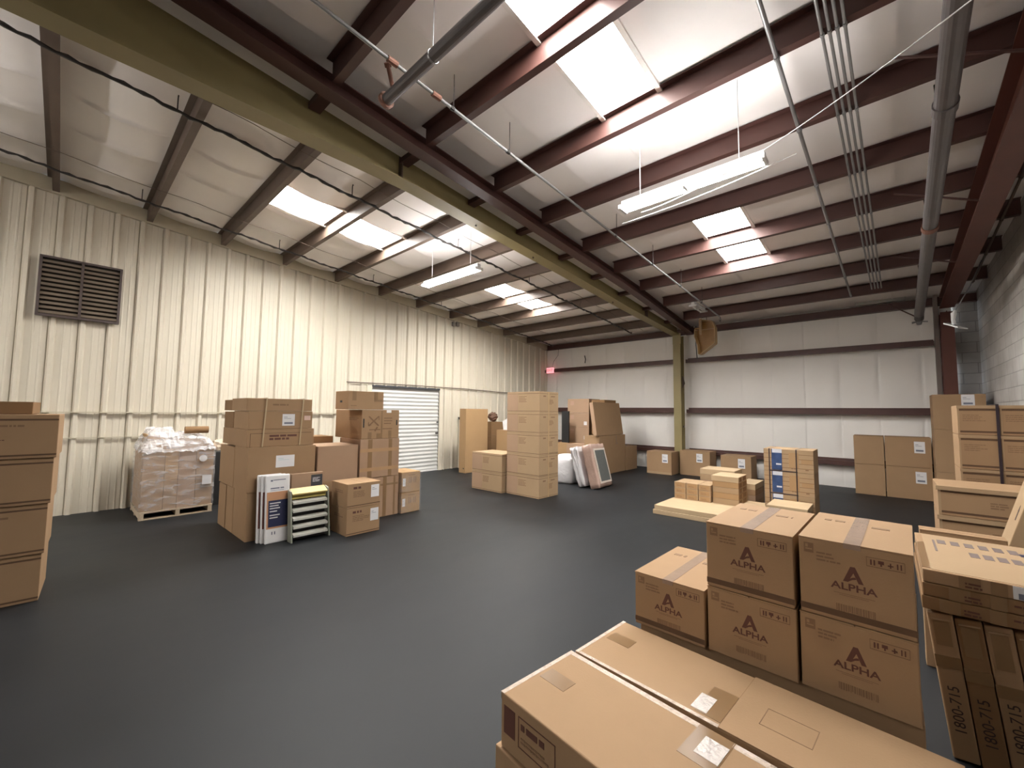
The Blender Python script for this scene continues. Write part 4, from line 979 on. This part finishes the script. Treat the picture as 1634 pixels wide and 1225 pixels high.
flatbox('lower long flat carton under the framed-print one', -1.20, 1.768, 1.30, .40, 0, .236, rad(-4.5), KR, False)

def logo(c, face, u, v, s):
    O, U, V, N = [Vector(q) for q in c.F[face]]
    fr = (O+U*u+V*v, U, V, N); bm = BM()
    P = lambda pts: [(x*s, y*s) for x, y in pts]
    prism(bm, P([(-.12, 1), (.12, 1), (.52, 0), (.27, 0)]), -.0002, .0008, fr)
    prism(bm, P([(-.12, 1), (.03, .62), (-.27, 0), (-.52, 0)]), -.0002, .0008, fr)
    prism(bm, P([(-.27, 0), (-.18, .22), (.0, .33), (.12, .36), (.16, .24), (-.05, .17)]), -.0002, .0009, fr)
    obj('printed_emblem', bm, INK, c.t)
    put_text('printed_name', 'ALPHA', s*.62, INK, c.t, c.F[face], u, v-s*.36, s*.012, 0, 1.22)
def alpha(label, x0, x1, y0, y1, z0, z1, top):
    c = Carton(label, x0, x1, y0, y1, z0, z1, KR, rad(-1.4), 'boxes stamped with a large letter A', flaps=True, seam='y')
    w, h = c.w, c.h
    logo(c, '-y', w*.5, h*.52, .062)
    c.patch('print_rule', '-y', [(w*.32, h*.355, w*.68, h*.36), (w*.37, h*.335, w*.63, h*.34)], INKF)
    c.barcode('-y', w*.34, h*.13, w*.33, .028)
    c.patch('corner_square', '-y', [(w*.05, h*.80, w*.145, h*.93)], INKF); c.patch('corner_square_print', '-y', [(w*.065, h*.84, w*.13, h*.855), (w*.065, h*.87, w*.09, h*.91)], KR, off=.0008)
    c.lines('-y', w*.17, h*.81, w*.24, 3, .0065, INKF, gap=2.2)
    fu, fv = w*.62, h*.77
    c.patch('care_frame', '-y', [(fu, fv, fu+w*.31, fv+.002), (fu, fv+.035, fu+w*.31, fv+.037), (fu, fv, fu+.002, fv+.036), (fu+w*.31, fv, fu+w*.31+.002, fv+.036)], INKF)
    c.patch('care_symbols', '-y', [(fu+.012, fv+.008, fu+.017, fv+.028), (fu+.022, fv+.008, fu+.027, fv+.028), (fu+.042, fv+.008, fu+.047, fv+.018), (fu+.036, fv+.016, fu+.053, fv+.028), (fu+.064, fv+.014, fu+.08, fv+.018), (fu+.07, fv+.008, fu+.074, fv+.026), (fu+.09, fv+.008, fu+.094, fv+.028), (fu+.1, fv+.008, fu+.104, fv+.028)], INK)
    if top:
        c.tape(TAPEC, .02, .055); c.lines('+z', w*.12, .42, .1, 1, .03, INKF, words=True); c.lines('+z', w*.62, .38, .1, 1, .03, INKF)
        c.patch('bottom_tape', '-y', [(.0, .016, w, .04)], DARKSLOT); c.patch('tape_end', '-y', [(w*.5-.0275, h-.012, w*.5+.0275, h+.001)], mat('white_tape_end_%d' % int(x0*1000), (.6, .55, .5), .2, bump=.6))
    return c
alpha('box with a large letter A, single one at the left end of its row', -1.068, -.697, 2.2, 2.8, .45, .725, True)
alpha('box with a large letter A, lower row, middle, bearing another box', -.688, -.318, 2.2, 2.8, .45, .755, False)
alpha('box with a large letter A, lower row, right end', -.31, .06, 2.2, 2.8, .45, .757, False)
alpha('box with a large letter A, upper row, left one', -.688, -.322, 2.2, 2.8, .757, 1.065, True)
alpha('box with a large letter A, upper row, right one', -.305, .058, 2.2, 2.8, .759, 1.075, True)
for k, (z0, z1) in enumerate(((0, .236), (.238, .449))):
    Carton('long flat carton beneath the stamped boxes, %s of two' % ('lower', 'upper')[k], -1.06, .06, 2.235, 2.82, z0, z1, KR, flaps=False)
